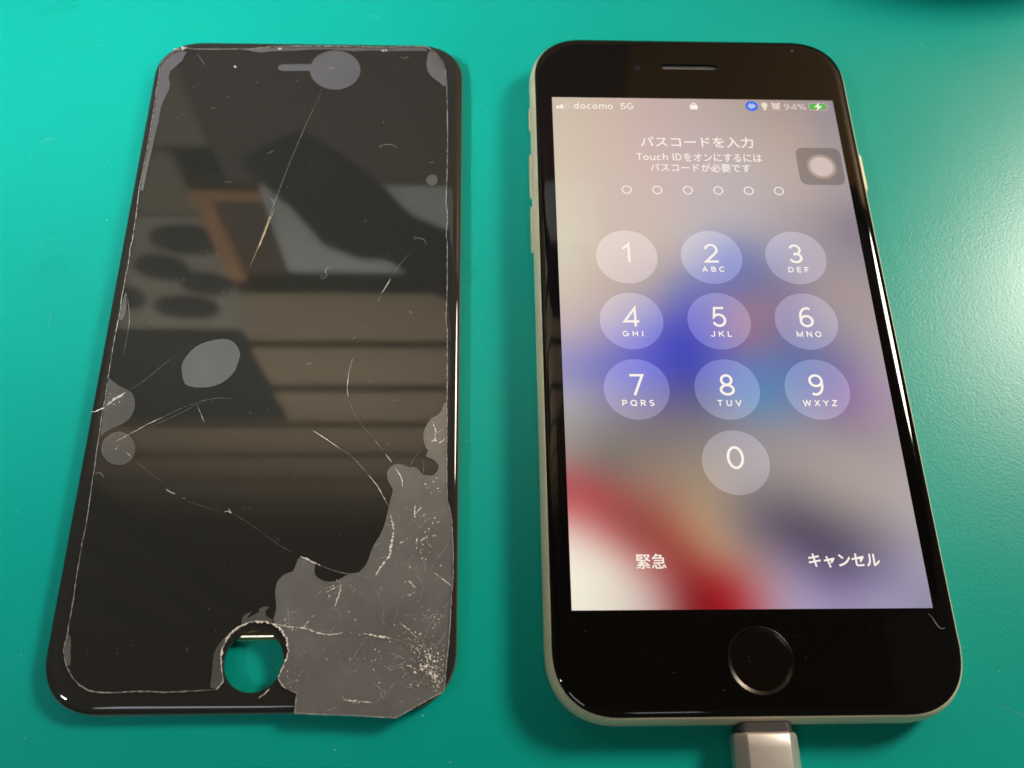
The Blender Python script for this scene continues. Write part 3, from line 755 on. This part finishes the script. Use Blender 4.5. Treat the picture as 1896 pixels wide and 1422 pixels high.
# ---- the lit display
DW, DH = 29.25, 52.03
DZ = GZ + 0.012
PIC = [  # (row from top 0..1, ((column 0..1, r, g, b), ...)) of the blurred wallpaper, glass reflection included
    (0.0, ((0, 205, 190, 170), (.17, 204, 184, 168), (.33, 199, 174, 167), (.5, 190, 170, 164), (.67, 175, 160, 152), (.83, 168, 150, 143), (1, 150, 138, 150))),
    (0.10, ((0, 212, 196, 172), (.17, 210, 186, 172), (.33, 204, 178, 174), (.5, 194, 174, 174), (.67, 186, 170, 164), (.83, 184, 164, 154), (1, 156, 146, 150))),
    (0.22, ((0, 216, 202, 180), (.17, 208, 190, 178), (.33, 208, 185, 176), (.5, 196, 182, 184), (.67, 190, 178, 178), (.83, 186, 170, 164), (1, 165, 155, 158))),
    (0.30, ((0, 216, 206, 184), (.17, 208, 190, 178), (.33, 205, 187, 178), (.5, 190, 180, 184), (.67, 180, 170, 174), (.84, 165, 150, 155), (1, 132, 122, 134))),
    (0.365, ((0, 216, 209, 188), (.17, 206, 187, 172), (.33, 200, 181, 168), (.45, 175, 168, 180), (.56, 100, 118, 190), (.66, 140, 140, 170), (.82, 160, 150, 160), (1, 148, 138, 146))),
    (0.42, ((0, 213, 199, 180), (.17, 196, 176, 164), (.3, 186, 166, 162), (.42, 118, 124, 182), (.55, 112, 116, 178), (.68, 120, 114, 150), (.83, 164, 146, 150), (1, 166, 150, 150))),
    (0.475, ((0, 206, 191, 180), (.15, 194, 174, 172), (.28, 150, 144, 180), (.4, 90, 96, 192), (.5, 128, 110, 165), (.6, 162, 122, 130), (.74, 134, 122, 156), (.86, 166, 150, 154), (1, 170, 155, 152))),
    (0.53, ((0, 192, 174, 186), (.12, 164, 150, 180), (.25, 112, 108, 188), (.36, 60, 66, 186), (.47, 98, 90, 180), (.58, 162, 116, 130), (.7, 112, 110, 160), (.82, 138, 128, 154), (1, 174, 160, 158))),
    (0.59, ((0, 140, 138, 196), (.12, 116, 118, 196), (.26, 88, 90, 208), (.39, 58, 64, 176), (.5, 96, 108, 190), (.63, 98, 126, 176), (.76, 88, 110, 166), (.88, 132, 116, 160), (1, 178, 161, 165))),
    (0.65, ((0, 184, 178, 180), (.12, 150, 140, 166), (.27, 112, 102, 148), (.41, 96, 92, 128), (.53, 108, 132, 170), (.61, 84, 140, 186), (.71, 118, 130, 166), (.84, 142, 106, 156), (1, 170, 150, 170))),
    (0.71, ((0, 156, 150, 146), (.14, 132, 126, 122), (.27, 126, 116, 116), (.41, 134, 124, 126), (.58, 150, 140, 146), (.74, 154, 144, 150), (.87, 152, 136, 146), (1, 166, 152, 156))),
    (0.76, ((0, 168, 142, 136), (.11, 117, 110, 101), (.25, 140, 125, 115), (.41, 150, 136, 121), (.6, 160, 150, 146), (.8, 174, 161, 154), (1, 170, 160, 158))),
    (0.805, ((0, 182, 62, 68), (.08, 172, 76, 76), (.18, 158, 110, 96), (.3, 162, 128, 108), (.42, 166, 146, 122), (.53, 140, 130, 130), (.65, 140, 130, 130), (.8, 168, 156, 149), (1, 180, 168, 165))),
    (0.845, ((0, 206, 128, 126), (.1, 166, 58, 62), (.19, 150, 70, 68), (.28, 160, 104, 88), (.38, 186, 152, 116), (.51, 122, 112, 117), (.62, 98, 90, 104), (.8, 148, 136, 134), (1, 180, 170, 170))),
    (0.885, ((0, 241, 228, 216), (.09, 206, 148, 142), (.2, 140, 50, 50), (.3, 164, 88, 66), (.4, 191, 156, 120), (.53, 126, 112, 122), (.67, 68, 58, 80), (.79, 100, 92, 106), (1, 170, 160, 165))),
    (0.925, ((0, 246, 241, 221), (.12, 236, 221, 206), (.22, 176, 96, 94), (.31, 140, 42, 40), (.42, 186, 136, 106), (.51, 166, 130, 124), (.62, 138, 124, 154), (.74, 80, 70, 96), (.86, 118, 108, 134), (1, 166, 156, 176))),
    (0.965, ((0, 246, 241, 216), (.15, 226, 216, 201), (.24, 198, 156, 150), (.33, 132, 26, 32), (.43, 164, 20, 26), (.53, 190, 140, 140), (.63, 156, 140, 176), (.75, 124, 108, 150), (.87, 140, 130, 166), (1, 166, 158, 181))),
    (1.0, ((0, 241, 233, 216), (.12, 226, 216, 201), (.23, 200, 176, 172), (.32, 112, 34, 38), (.42, 156, 8, 16), (.51, 178, 100, 110), (.61, 176, 166, 196), (.75, 164, 146, 180), (.88, 170, 165, 186), (1, 132, 126, 152))),
]
_rows = []
_us = np.linspace(0, 1, 61)
for t_, cols in PIC:
    cs = np.array([c[1:] for c in cols], float)
    xs = [c[0] for c in cols]
    _rows.append(np.stack([np.interp(_us, xs, cs[:, k]) for k in range(3)], 1))
_rows = np.array(_rows)
_vs = np.linspace(0, 1, 107)
_tt = [r[0] for r in PIC]
GRID = np.stack([np.stack([np.interp(_vs, _tt, _rows[:, i, k]) for i in range(61)], 1) for k in range(3)], 2)
for _ in range(3):      # soften like the phone's own blur
    for ax, rad in ((0, 2), (1, 2)):
        pad = [(0, 0)] * 3
        pad[ax] = (rad, rad)
        q = np.pad(GRID, pad, mode='edge')
        GRID = sum(np.take(q, range(k, k + GRID.shape[ax]), axis=ax) for k in range(2 * rad + 1)) / (2 * rad + 1)


def picture(x, y):
    u = min(1, max(0, (x + DW) / (2 * DW))) * 60
    t = min(1, max(0, (DH - y) / (2 * DH))) * 106
    i, j = min(59, int(u)), min(105, int(t))
    a, b = u - i, t - j
    return ((GRID[j, i] * (1 - a) + GRID[j, i + 1] * a) * (1 - b) + (GRID[j + 1, i] * (1 - a) + GRID[j + 1, i + 1] * a) * b)


def paint(o, fn):
    me = o.data
    at = me.color_attributes.new('picture', 'FLOAT_COLOR', 'POINT')
    for k, q in enumerate(me.vertices):
        at.data[k].color = srgb(*[min(255, max(0, c)) for c in fn(q.co.x / MM, q.co.y / MM)])


m_screen = mat_screen()
v = [(-DW + 2 * DW * i / 60, DH - 2 * DH * j / 106, DZ) for j in range(107) for i in range(61)]
f = [(j * 61 + i, (j + 1) * 61 + i, (j + 1) * 61 + i + 1, j * 61 + i + 1) for j in range(106) for i in range(60)]
disp = obj('display', v, f, m_screen, phone)
paint(disp, picture)
W1 = lit('white_light', 252, 243, 232)
W2 = lit('dim_white_light', 214, 196, 182)
TZ = DZ + 0.03


def disc(name, cx, cy, r, z, parent, lighten, n=56, rings_=8):
    v = [(cx, cy, z)]
    f = []
    for k in range(1, rings_ + 1):
        v += [(x, y, z) for x, y in circle(cx, cy, r * k / rings_, n)]
    f += [(0, 1 + i, 1 + (i + 1) % n) for i in range(n)]
    for k in range(rings_ - 1):
        b0, b1 = 1 + k * n, 1 + (k + 1) * n
        f += [(b0 + i, b1 + i, b1 + (i + 1) % n, b0 + (i + 1) % n) for i in range(n)]
    o = obj(name, v, f, m_screen, parent)
    paint(o, lambda x, y: lighten(picture(x, y)))
    return o


KEYS = (('1', '', 0, 0), ('2', 'ABC', 1, 0), ('3', 'DEF', 2, 0), ('4', 'GHI', 0, 1), ('5', 'JKL', 1, 1), ('6', 'MNO', 2, 1),
        ('7', 'PQRS', 0, 2), ('8', 'TUV', 1, 2), ('9', 'WXYZ', 2, 2), ('0', '', 1, 3))
LW = {'ABC': 4.3, 'DEF': 3.95, 'GHI': 3.85, 'JKL': 3.9, 'MNO': 4.6, 'PQRS': 5.75, 'TUV': 4.3, 'WXYZ': 6.1}
for num, let, cx, cy in KEYS:
    x, y = -16.22 + 16.2 * cx - (0.02 if cx else 0), 13.85 - 13.68 * cy
    kz = DZ + 0.012
    k_ = disc('passcode_key', x, y, 5.85, kz, phone, lambda c: c + (np.array([255, 250, 255.0]) - c) * 0.12 + np.array([14, 15, 19.0]))
    k_['label'] = 'round key marked ' + num + (' ' + let if let else '')
    strokes('numeral', num, (x - 1, x + 1, y - 1.2, y + 2.88), TZ, W1, k_, pen=0.115, keep=True)
    if let:
        w_ = LW[let] / 2
        strokes('key_letters', let, (x - w_ + 0.1, x + w_ + 0.1, y - 3.22, y - 2.14), TZ, W1, k_, pen=0.2, gap=0.4)
strokes('carrier_name', 'docomo', (-24.85, -16.77, 49.12, 50.72), TZ, W1, disp, pen=0.135)
strokes('network_name', '5G', (-15.29, -12.53, 49.14, 50.7), TZ, W1, disp, pen=0.135)
for i, (h, mt) in enumerate(((0.8, W1), (1.05, W1), (1.38, W2), (1.72, W2))):
    x = -28.4 + i * 0.78
    flat('signal_bar', [(a + x + 0.28, b + 49.05 + h / 2) for a, b in rrect(0.32, h / 2, 0.16, 3)], TZ, mt, disp)
# padlock
flat('padlock', [(a - 0.05, b + 49.85) for a, b in rrect(0.78, 0.58, 0.2, 3)], TZ, W1, disp)
sh = [(-0.05 + 0.5 * math.cos(math.radians(t)), 50.42 + 0.62 * math.sin(math.radians(t))) for t in range(0, 181, 15)]
si = [(-0.05 + 0.3 * math.cos(math.radians(t)), 50.42 + 0.42 * math.sin(math.radians(t))) for t in range(180, -1, -15)]
flat('padlock_shackle', sh + si, TZ, W1, disp)
# voice badge: blue disc with a wave mark
flat('voice_badge', circle(12.05, 50.3, 1.28, 36), TZ, lit('blue_light', 24, 108, 240), disp)
for i, h in enumerate((0.16, 0.5, 0.8, 0.5, 0.7, 0.4, 0.16)):
    x = 12.05 - 0.78 + i * 0.26
    flat('wave_bar', [(a + x, b + 50.3) for a, b in rrect(0.065, h, 0.06, 2)], TZ + 0.01, W1, disp)
# light bulb
bulb = [(14.72 + 0.66 * math.cos(math.radians(t)), 50.62 + 0.66 * math.sin(math.radians(t))) for t in range(-40, 221, 20)]
flat('bulb_icon', bulb + [(14.42, 49.75), (14.42, 49.45), (14.52, 49.3), (14.92, 49.3), (15.02, 49.45), (15.02, 49.75)], TZ, lit('bulb_light', 236, 220, 208), disp)
# alarm clock
ck = lit('clock_light', 222, 206, 194)
flat('clock_icon', circle(17.12, 50.28, 0.82, 28), TZ, ck, disp)
for s in (-1, 1):
    flat('clock_bell', circle(17.12 + s * 0.68, 51.05, 0.3, 12), TZ, ck, disp)
    flat('clock_foot', [(17.12 + s * 0.45, 49.72), (17.12 + s * 0.62, 49.66), (17.12 + s * 0.85, 49.3), (17.12 + s * 0.68, 49.28)][::s], TZ, ck, disp)
flat('clock_hand', [(17.07, 50.2), (17.17, 50.2), (17.17, 50.8), (17.07, 50.8)], TZ + 0.01, lit('clock_shade', 170, 150, 140), disp)
flat('clock_hand', [(16.72, 50.2), (17.17, 50.2), (17.17, 50.3), (16.72, 50.3)], TZ + 0.01, bpy.data.materials['clock_shade'], disp)
strokes('charge_percent', '94%', (18.75, 23.35, 49.5, 51.0), TZ, lit('percent_light', 228, 212, 200), disp, pen=0.12)
ol = [(a + 25.95, b + 50.35) for a, b in rrect(1.98, 0.98, 0.5, 5)]
il = [(a + 25.95, b + 50.35) for a, b in rrect(1.82, 0.82, 0.38, 5)]
bo = lit('battery_outline_light', 196, 176, 160)
flat('battery_icon', ol, TZ, bo, disp, holes=[il])
flat('battery_icon_tip', stadium(28.16, 50.35, 0.16, 0.12, 4), TZ, bo, disp)
flat('battery_fill', [(a + 25.82, b + 50.35) for a, b in rrect(1.62, 0.7, 0.28, 5)], TZ + 0.004, lit('green_light', 66, 188, 62), disp)
flat('charging_bolt', [(26.35, 51.42), (25.05, 50.2), (25.8, 50.2), (25.5, 49.28), (26.85, 50.5), (26.08, 50.5)], TZ + 0.012, W1, disp)
text('screen_title', 'パスコードを入力', (-11.7, 11.2, 39.55, 42.25), TZ, W1, disp, offset=0.007)
strokes('screen_note', 'Touch ID', (-12.8, -3.75, 36.35, 38.0), TZ, W1, disp, pen=0.135)
text('screen_note', 'をオンにするには', (-3.3, 12.5, 36.1, 38.1), TZ, W1, disp, offset=0.006)
text('screen_note', 'パスコードが必要です', (-10.2, 9.9, 33.55, 35.6), TZ, W1, disp, offset=0.006)
for i in range(6):
    x = -15.25 + i * 6.035
    flat('passcode_dot', circle(x, 29.15, 0.98, 32), TZ, W1, disp, holes=[circle(x, 29.15, 0.77, 32)])
text('emergency_text', '緊急', (-18.4, -13.55, -45.45, -43.0), TZ, W1, disp)
text('emergency_text', '緊急', (-18.34, -13.49, -45.45, -43.0), TZ + 0.003, W1, disp)
text('emergency_text', '緊急', (-18.37, -13.52, -45.41, -42.97), TZ + 0.006, W1, disp)
text('cancel_text', 'キャンセル', (10.05, 21.95, -45.4, -43.05), TZ, W1, disp, offset=0.02)
# floating assist button: dark translucent tile, three nested discs
tile = [(a + 24.1, b + 35.25) for a, b in rrect(4.55, 4.55, 1.7, 6)]


def tilepatch(name, pts, z, k, add):
    c0 = (sum(p[0] for p in pts) / len(pts), sum(p[1] for p in pts) / len(pts))
    n = len(pts)
    v = [(c0[0], c0[1], z)] + [(x, y, z) for x, y in pts]
    o = obj(name, v, [(0, 1 + i, 1 + (i + 1) % n) for i in range(n)], m_screen, phone)
    paint(o, lambda x, y: picture(x, y) * k + add)
    return o


at = tilepatch('assist_button', tile, DZ + 0.012, 0.72, np.array([12, 10, 8.0]))
for r_, mt in ((3.05, lit('ring_a', 156, 140, 132)), (2.75, lit('ring_b', 176, 158, 148)), (2.3, lit('ring_c', 208, 190, 184))):
    flat('assist_ring', circle(24.35, 35.15, r_, 40), DZ + 0.02 + (3.1 - r_) * 0.008, mt, at)

# specks and one scratch on the glass
m_dust = principled('pale_dust', (0.62, 0.58, 0.54), 0.8)
lumps('dust_speck', [(22.6, 65.4, 0.14), (-22.5, 61.5, 0.07), (-26.4, 53.3, 0.06), (-11.35, 59.85, 0.09), (31.0, 46.4, 0.06), (32.0, 39, 0.06), (27.8, 65, 0.05), (5.2, 60.9, 0.09)]
      + [(rnd.uniform(-31, 31), rnd.choice((rnd.uniform(54, 66), rnd.uniform(-66, -54))), rnd.uniform(0.02, 0.05)) for _ in range(70)], m_dust, phone, GZ + 0.002)
ribbon('scratch', [(28.3, -52.9), (28.9, -53.6), (29.3, -54.5), (29.75, -55.2), (30.3, -55.3), (30.7, -55.15)], 0.12, GZ + 0.004,
       principled('scratch_grey', (0.22, 0.2, 0.18), 0.6), phone)

# ---------------------------------------------------------------- charging plug and its lead
cable = empty('charging_cable', (0.2, -69.2, 0))
tag(cable, 'silver metal charging plug with dark collar pushed into the bottom edge of the lit phone', 'cable')


def chamfer(hw, hz, c, n=3):
    p = []
    for sx, sz, a0 in ((1, 1, 0), (-1, 1, 90), (-1, -1, 180), (1, -1, 270)):
        q = [(hw, hz - c), (hw - c, hz)] if a0 == 0 else [(-hw + c, hz), (-hw, hz - c)] if a0 == 90 else [(-hw, -hz + c), (-hw + c, -hz)] if a0 == 180 else [(hw - c, -hz), (hw, -hz + c)]
        p += q
    return p


def along_y(name, secs, mat, smooth=False, caps=(True, True)):
    """secs: (section points in x,z; y; centre z)"""
    v, f = [], []
    n = len(secs[0][0])
    for pts, y, zc in secs:
        v += [(x, y, zc + z) for x, z in pts]
    for k in range(len(secs) - 1):
        for i in range(n):
            j = (i + 1) % n
            f.append((k * n + i, k * n + j, (k + 1) * n + j, (k + 1) * n + i))
    if caps[0]:
        f.append(tuple(reversed(range(n))))
    if caps[1]:
        m = (len(secs) - 1) * n
        f.append(tuple(m + i for i in range(n)))
    o = obj(name, v, f, mat, cable, smooth=smooth)
    bm = bmesh.new()
    bm.from_mesh(o.data)
    bmesh.ops.recalc_face_normals(bm, faces=bm.faces)
    bm.to_mesh(o.data)
    bm.free()
    return o


m_plug = add_noise(principled('satin_silver', (0.86, 0.79, 0.73), 0.34, metal=0.75), 5000, 0.32, 0.38)
along_y('tip', [(chamfer(3.3, 0.75, 0.4), 5.5, 3.65), (chamfer(3.3, 0.75, 0.4), -0.2, 3.65)], m_plug)
along_y('collar', [(rrect(4.05, 2.15, 1.2, 4), 0.45, 3.65), (rrect(4.2, 2.3, 1.2, 4), 0.2, 3.65), (rrect(4.25, 2.35, 1.2, 4), -1.2, 3.65)],
        principled('dark_collar', (0.045, 0.04, 0.038), 0.45))
P_ = [((4.35, 2.45, 1.2), -1.15), ((4.8, 2.85, 1.6), -1.35), ((4.98, 3.02, 1.75), -1.8), ((5.02, 3.08, 1.8), -3.5), ((5.02, 3.08, 1.8), -20), ((4.6, 2.8, 1.5), -21)]
shell = along_y('plug_shell', [(chamfer(*a), y, 3.65) for a, y in P_], m_plug)
bv = shell.modifiers.new('bevel', 'BEVEL')
bv.width, bv.segments, bv.angle_limit = 0.35 * MM, 3, math.radians(25)
for q in shell.data.polygons:
    q.use_smooth = True
along_y('seam', [(chamfer(4.9, 2.95, 1.7), -7.0, 3.65), (chamfer(5.05, 3.11, 1.8), -7.05, 3.65), (chamfer(5.05, 3.11, 1.8), -7.2, 3.65), (chamfer(4.9, 2.95, 1.7), -7.25, 3.65)], principled('seam_grey', (0.2, 0.19, 0.18), 0.5))
along_y('strain_relief', [(circle(0, 0, 2.6, 16), -20.9, 3.65), (circle(0, 0, 1.9, 16), -32, 3.2)], principled('relief_rubber', (0.5, 0.5, 0.5), 0.5), True)
v, f = [], []
path = [(0.0, -31.5, 3.2), (0.3, -45, 2.4), (1.5, -65, 1.75), (5, -90, 1.75), (12, -120, 1.75), (24, -150, 1.75), (42, -185, 1.75)]
for k, (x, y, z_) in enumerate(path):
    v += [(x + a, y, z_ + b) for a, b in circle(0, 0, 1.7, 12)]
for k in range(len(path) - 1):
    f += [(k * 12 + i, k * 12 + (i + 1) % 12, (k + 1) * 12 + (i + 1) % 12, (k + 1) * 12 + i)[::-1] for i in range(12)]
obj('lead', v, f, principled('lead_braid', (0.55, 0.55, 0.56), 0.6), cable, smooth=True)

# ---------------------------------------------------------------- the removed, broken screen
panel = empty('removed_phone_screen', (-80.3, 1.85, 0))
panel.rotation_euler = (0, 0, 0.0025)
tag(panel, 'black unlit phone screen with its cracked protector peeling, lying left of the lit phone', 'broken screen')
PW, PH, PR = 32.45, 68.35, 9.6
PZ = 3.0
hole = circle(0.35, -60.72, 4.75, 64)
m_panel = principled('dead_screen_glass', PANEL, 0.03, ior=1.45)
glass_plate('glass', PW, PH, PR, PZ, 2.0, 2.0, 0.75, m_panel, panel, [hole])
slab('bezel_frame', rrect(PW + 0.13, PH + 0.13, PR + 0.13), 0.2, 1.998, principled('bezel_rim_sheen', (0.2, 0.165, 0.125), 0.3, metal=0.4), panel,  # tan semi-metal and slight overhang stand in for the reflection along the rim
 holes=[rrect(PW - 1.6, PH - 1.6, PR - 1.6)])
m_chrome = principled('bright_steel', (0.86, 0.8, 0.56), 0.12, metal=1.0)
pl = []
for ins, z_ in ((0.4, 0.0), (0.1, 0.15), (0.0, 0.5), (0.0, 1.2), (0.12, 1.55), (0.4, 1.8), (0.9, 1.9)):
    pl.append(([(x, y + 3.1) for x, y in rrect(29.5 - ins, 60.4 - ins, 2.0)], z_))
v, f = loft(pl, True, True)
bp_ = obj('backing_plate', v, f, m_chrome, panel, smooth=True)

film = slab('screen_protector', PROTECTOR_OUTLINE, PZ + 0.03, PZ + 0.35, mat_film(), panel, bottom=False)
film['label'] = 'cracked clear film, milky grey where it has come unstuck, jutting past the bottom right corner'
tones = [mat_bubble('lifted_film_blue', (0.11, 0.10, 0.118), 0.3, 1.9, 0.06), mat_bubble('lifted_film_grey', (0.1, 0.092, 0.09), 0.3, 1.9, 0.06),  # differing tones stand in for what each air gap reflects
         mat_bubble('lifted_film_pale', (0.13, 0.135, 0.14), 0.35, 1.9, 0.05), mat_bubble('lifted_film_wide', (0.19, 0.176, 0.174), 0.22, 1.9, 0.08)]
for i, (tone, pts) in enumerate(BUBBLES):
    flat('air_bubble', pts, PZ + 0.14 + 0.003 * i, tones[tone], film)
m_rimb = principled('bubble_edge', (0.2, 0.195, 0.19), 0.5)
for i, (tone, pts) in enumerate(BUBBLES):
    ribbon('bubble_rim', pts, 0.055, PZ + 0.2, m_rimb, film, jag=0.45, closed=True, sub=0.3)
m_crack = [principled('crack_white', (0.8, 0.78, 0.74), 0.5), principled('crack_faint', (0.24, 0.225, 0.205), 0.6), principled('crack_cream', (0.85, 0.79, 0.7), 0.6),
           principled('crack_gold', (0.62, 0.5, 0.26), 0.5), principled('crack_grey', (0.4, 0.4, 0.39), 0.6)]
for w_, tone, pts in CRACKS:
    ribbon('crack', pts, w_ * (0.95 if tone == 2 else 0.78), PZ + 0.36, m_crack[tone], film, jag=0.75 if tone == 2 else 0.45, sub=0.22 if tone == 2 else 0.35)
m_rim = principled('ground_edge', (0.42, 0.4, 0.38), 0.5)
ribbon('ground_edge', PROTECTOR_OUTLINE, 0.10, PZ + 0.355, m_rim, film, jag=0.55, closed=True, sub=0.4)
# the rough bitten edge round the button opening, and the web of hair cracks in the loose corner
near = [p for p in PROTECTOR_OUTLINE if -7.5 < p[0] < 9 and -68.5 < p[1] < -54.5]
ribbon('bitten_edge', near[2:], 0.2, PZ + 0.362, m_crack[2], film, jag=0.85, sub=0.25)
bigr = random.Random(21)
wide = [p for t, p in BUBBLES if t == 3][0]


def inside(x, y, poly):
    c = False
    for i in range(len(poly)):
        (x1, y1), (x2, y2) = poly[i - 1], poly[i]
        if (y1 > y) != (y2 > y) and x < (x2 - x1) * (y - y1) / (y2 - y1) + x1:
            c = not c
    return c


v, f = [], []
for k in range(150):
    if k < 60:
        x, y = bigr.gauss(27, 4.5), bigr.gauss(-60, 5.5)
    else:
        x, y = bigr.uniform(4, 31), bigr.uniform(-68, -22)
    a = bigr.choice((0.7, 2.3, 1.2, 2.9, 0.2)) + bigr.gauss(0, 0.35)
    w = 0.5 * bigr.uniform(0.03, 0.075)
    for s in range(bigr.randint(2, 9)):
        nx, ny = x + 0.4 * math.cos(a), y + 0.4 * math.sin(a)
        if not (inside(x, y, wide) and inside(nx, ny, wide)):
            break
        if bigr.random() < 0.8:
            m = len(v)
            ww = w * bigr.uniform(0.4, 1.6)
            px, py = -math.sin(a) * ww, math.cos(a) * ww
            z_ = PZ + 0.357 + 0.001 * (k % 9)
            v += [(x - px, y - py, z_), (nx - px, ny - py, z_), (nx + px, ny + py, z_), (x + px, y + py, z_)]
            f.append((m, m + 1, m + 2, m + 3))
        x, y = nx, ny
        a += bigr.gauss(0, 0.25)
tag(obj('hair_crack', v, f, m_crack[4], film), kind='stuff')
chips = [(bigr.gauss(27.6, 1.0), bigr.gauss(-61.2, 1.3), 0.06 + 0.26 * bigr.random() ** 2) for _ in range(70)]
for (x, y), s, n in CHIP_SPOTS:
    for _ in range(n):
        chips.append((rnd.gauss(x, s), rnd.gauss(y, s), 0.025 + 0.17 * rnd.random() ** 3))
tag(lumps('glass_chip', chips, m_crack[2], film, PZ + 0.36), kind='stuff')
specks = [(rnd.uniform(-29, 30), rnd.uniform(-62, 64), 0.02 + 0.06 * rnd.random() ** 4) for _ in range(620)]
specks += [(-15.6, 60.9, 0.3), (-15.4, 60.7, 0.2), (16.4, 46.5, 0.1), (-10.5, 56.7, 0.1)]
lumps('dust_speck', specks, m_dust, film, PZ + 0.356)
m_fib = principled('lint', (0.5, 0.49, 0.48), 0.9)
for pts in FIBRES:
    ribbon('lint_fibre', pts, 0.05, PZ + 0.38, m_fib, film, jag=0.15, sub=0.4)
# slivers of glass stuck on the rim
for x, y, w_, h_ in ((-28.0, 65.6, 2.2, 0.5), (-27.0, 66.0, 1.0, 0.45), (15.8, 65.9, 1.2, 0.5), (-6.6, 66.0, 0.7, 0.35)):
    lumps('glass_chip', [(x + rnd.uniform(-w_, w_) / 2, y + rnd.uniform(-h_, h_) / 2, rnd.uniform(0.08, 0.25)) for _ in range(14)], m_crack[2], film, PZ + 0.34)

# ---------------------------------------------------------------- lint and scratches on the mat
m_lint = principled('mat_lint', (0.45, 0.62, 0.56), 0.9)
sp = [(56.0, 75.0, .25), (-145.5, -5.5, .2), (58, 45, .12), (66, 30, .14), (62, 64, .1), (50, 58, .12), (-128, 55, .14), (-118, 26, .18)]
sp += [(rnd.uniform(-160, 95), rnd.uniform(-80, 100), 0.04 + 0.1 * rnd.random() ** 3) for _ in range(420)]
lumps('mat_dust', sp, m_lint, None, 0.001)
m_mlint = principled('mat_fibre', (0.2, 0.5, 0.42), 0.9)
fv, ff = [], []
for k in range(46):
    x, y, a = rnd.uniform(-158, 92), rnd.uniform(-78, 95), rnd.random() * 6.28
    turn = rnd.gauss(0, 0.5)
    for q in range(rnd.randint(3, 8)):
        nx, ny = x + 0.45 * math.cos(a), y + 0.45 * math.sin(a)
        px, py = -0.03 * math.sin(a), 0.03 * math.cos(a)
        m = len(fv)
        fv += [(x - px, y - py, 0.02), (nx - px, ny - py, 0.02), (nx + px, ny + py, 0.02), (x + px, y + py, 0.02)]
        ff.append((m, m + 1, m + 2, m + 3))
        x, y, a = nx, ny, a + turn + rnd.gauss(0, 0.2)
tag(obj('mat_lint', fv, ff, m_mlint), kind='stuff')
m_scr = principled('mat_scratch', (0.07, 0.4, 0.33), 0.5)


def arc(pts):
    return ribbon('mat_scratch', pts, 0.08, 0.006, m_scr, top, jag=0.2, sub=1.0)


for pts in ([(34.5, 41), (38, 46.5), (44, 52), (52, 56), (60, 57.8), (66, 58.6)], [(38, 44), (44, 49.5)], [(45, -38), (52, -36), (60, -35.5), (68, -36)],
            [(66, -41), (69, -43.5)], [(52, 20), (58, 26)], [(48, -20), (50, -15)], [(-141.8, -16.5), (-140.5, -18), (-140.3, -20), (-141.2, -21.8)],
            [(40, -66), (46, -69)], [(-135, 70), (-129, 73)]):
    arc([(x + 40, y - 60) for x, y in pts])

# ---------------------------------------------------------------- an unseen round dish added past the far right corner to cast a soft shadow
dish = empty('shadow_dish', (90, 154, 0))
tag(dish, 'round dark dish added unseen past the far right corner, only its soft shadow reaching the mat', 'dish')
prof_d = ((44, 0.0), (50, 1.0), (57, 28.0), (56, 29.0), (54.5, 28.0), (48, 3.0), (44, 2.4))
v, f = loft([(circle(0, 0, r_, 48), z_) for r_, z_ in prof_d], True, True)
obj('bowl', v, f, principled('dish_metal', (0.06, 0.06, 0.065), 0.4, metal=0.5), dish, smooth=True)
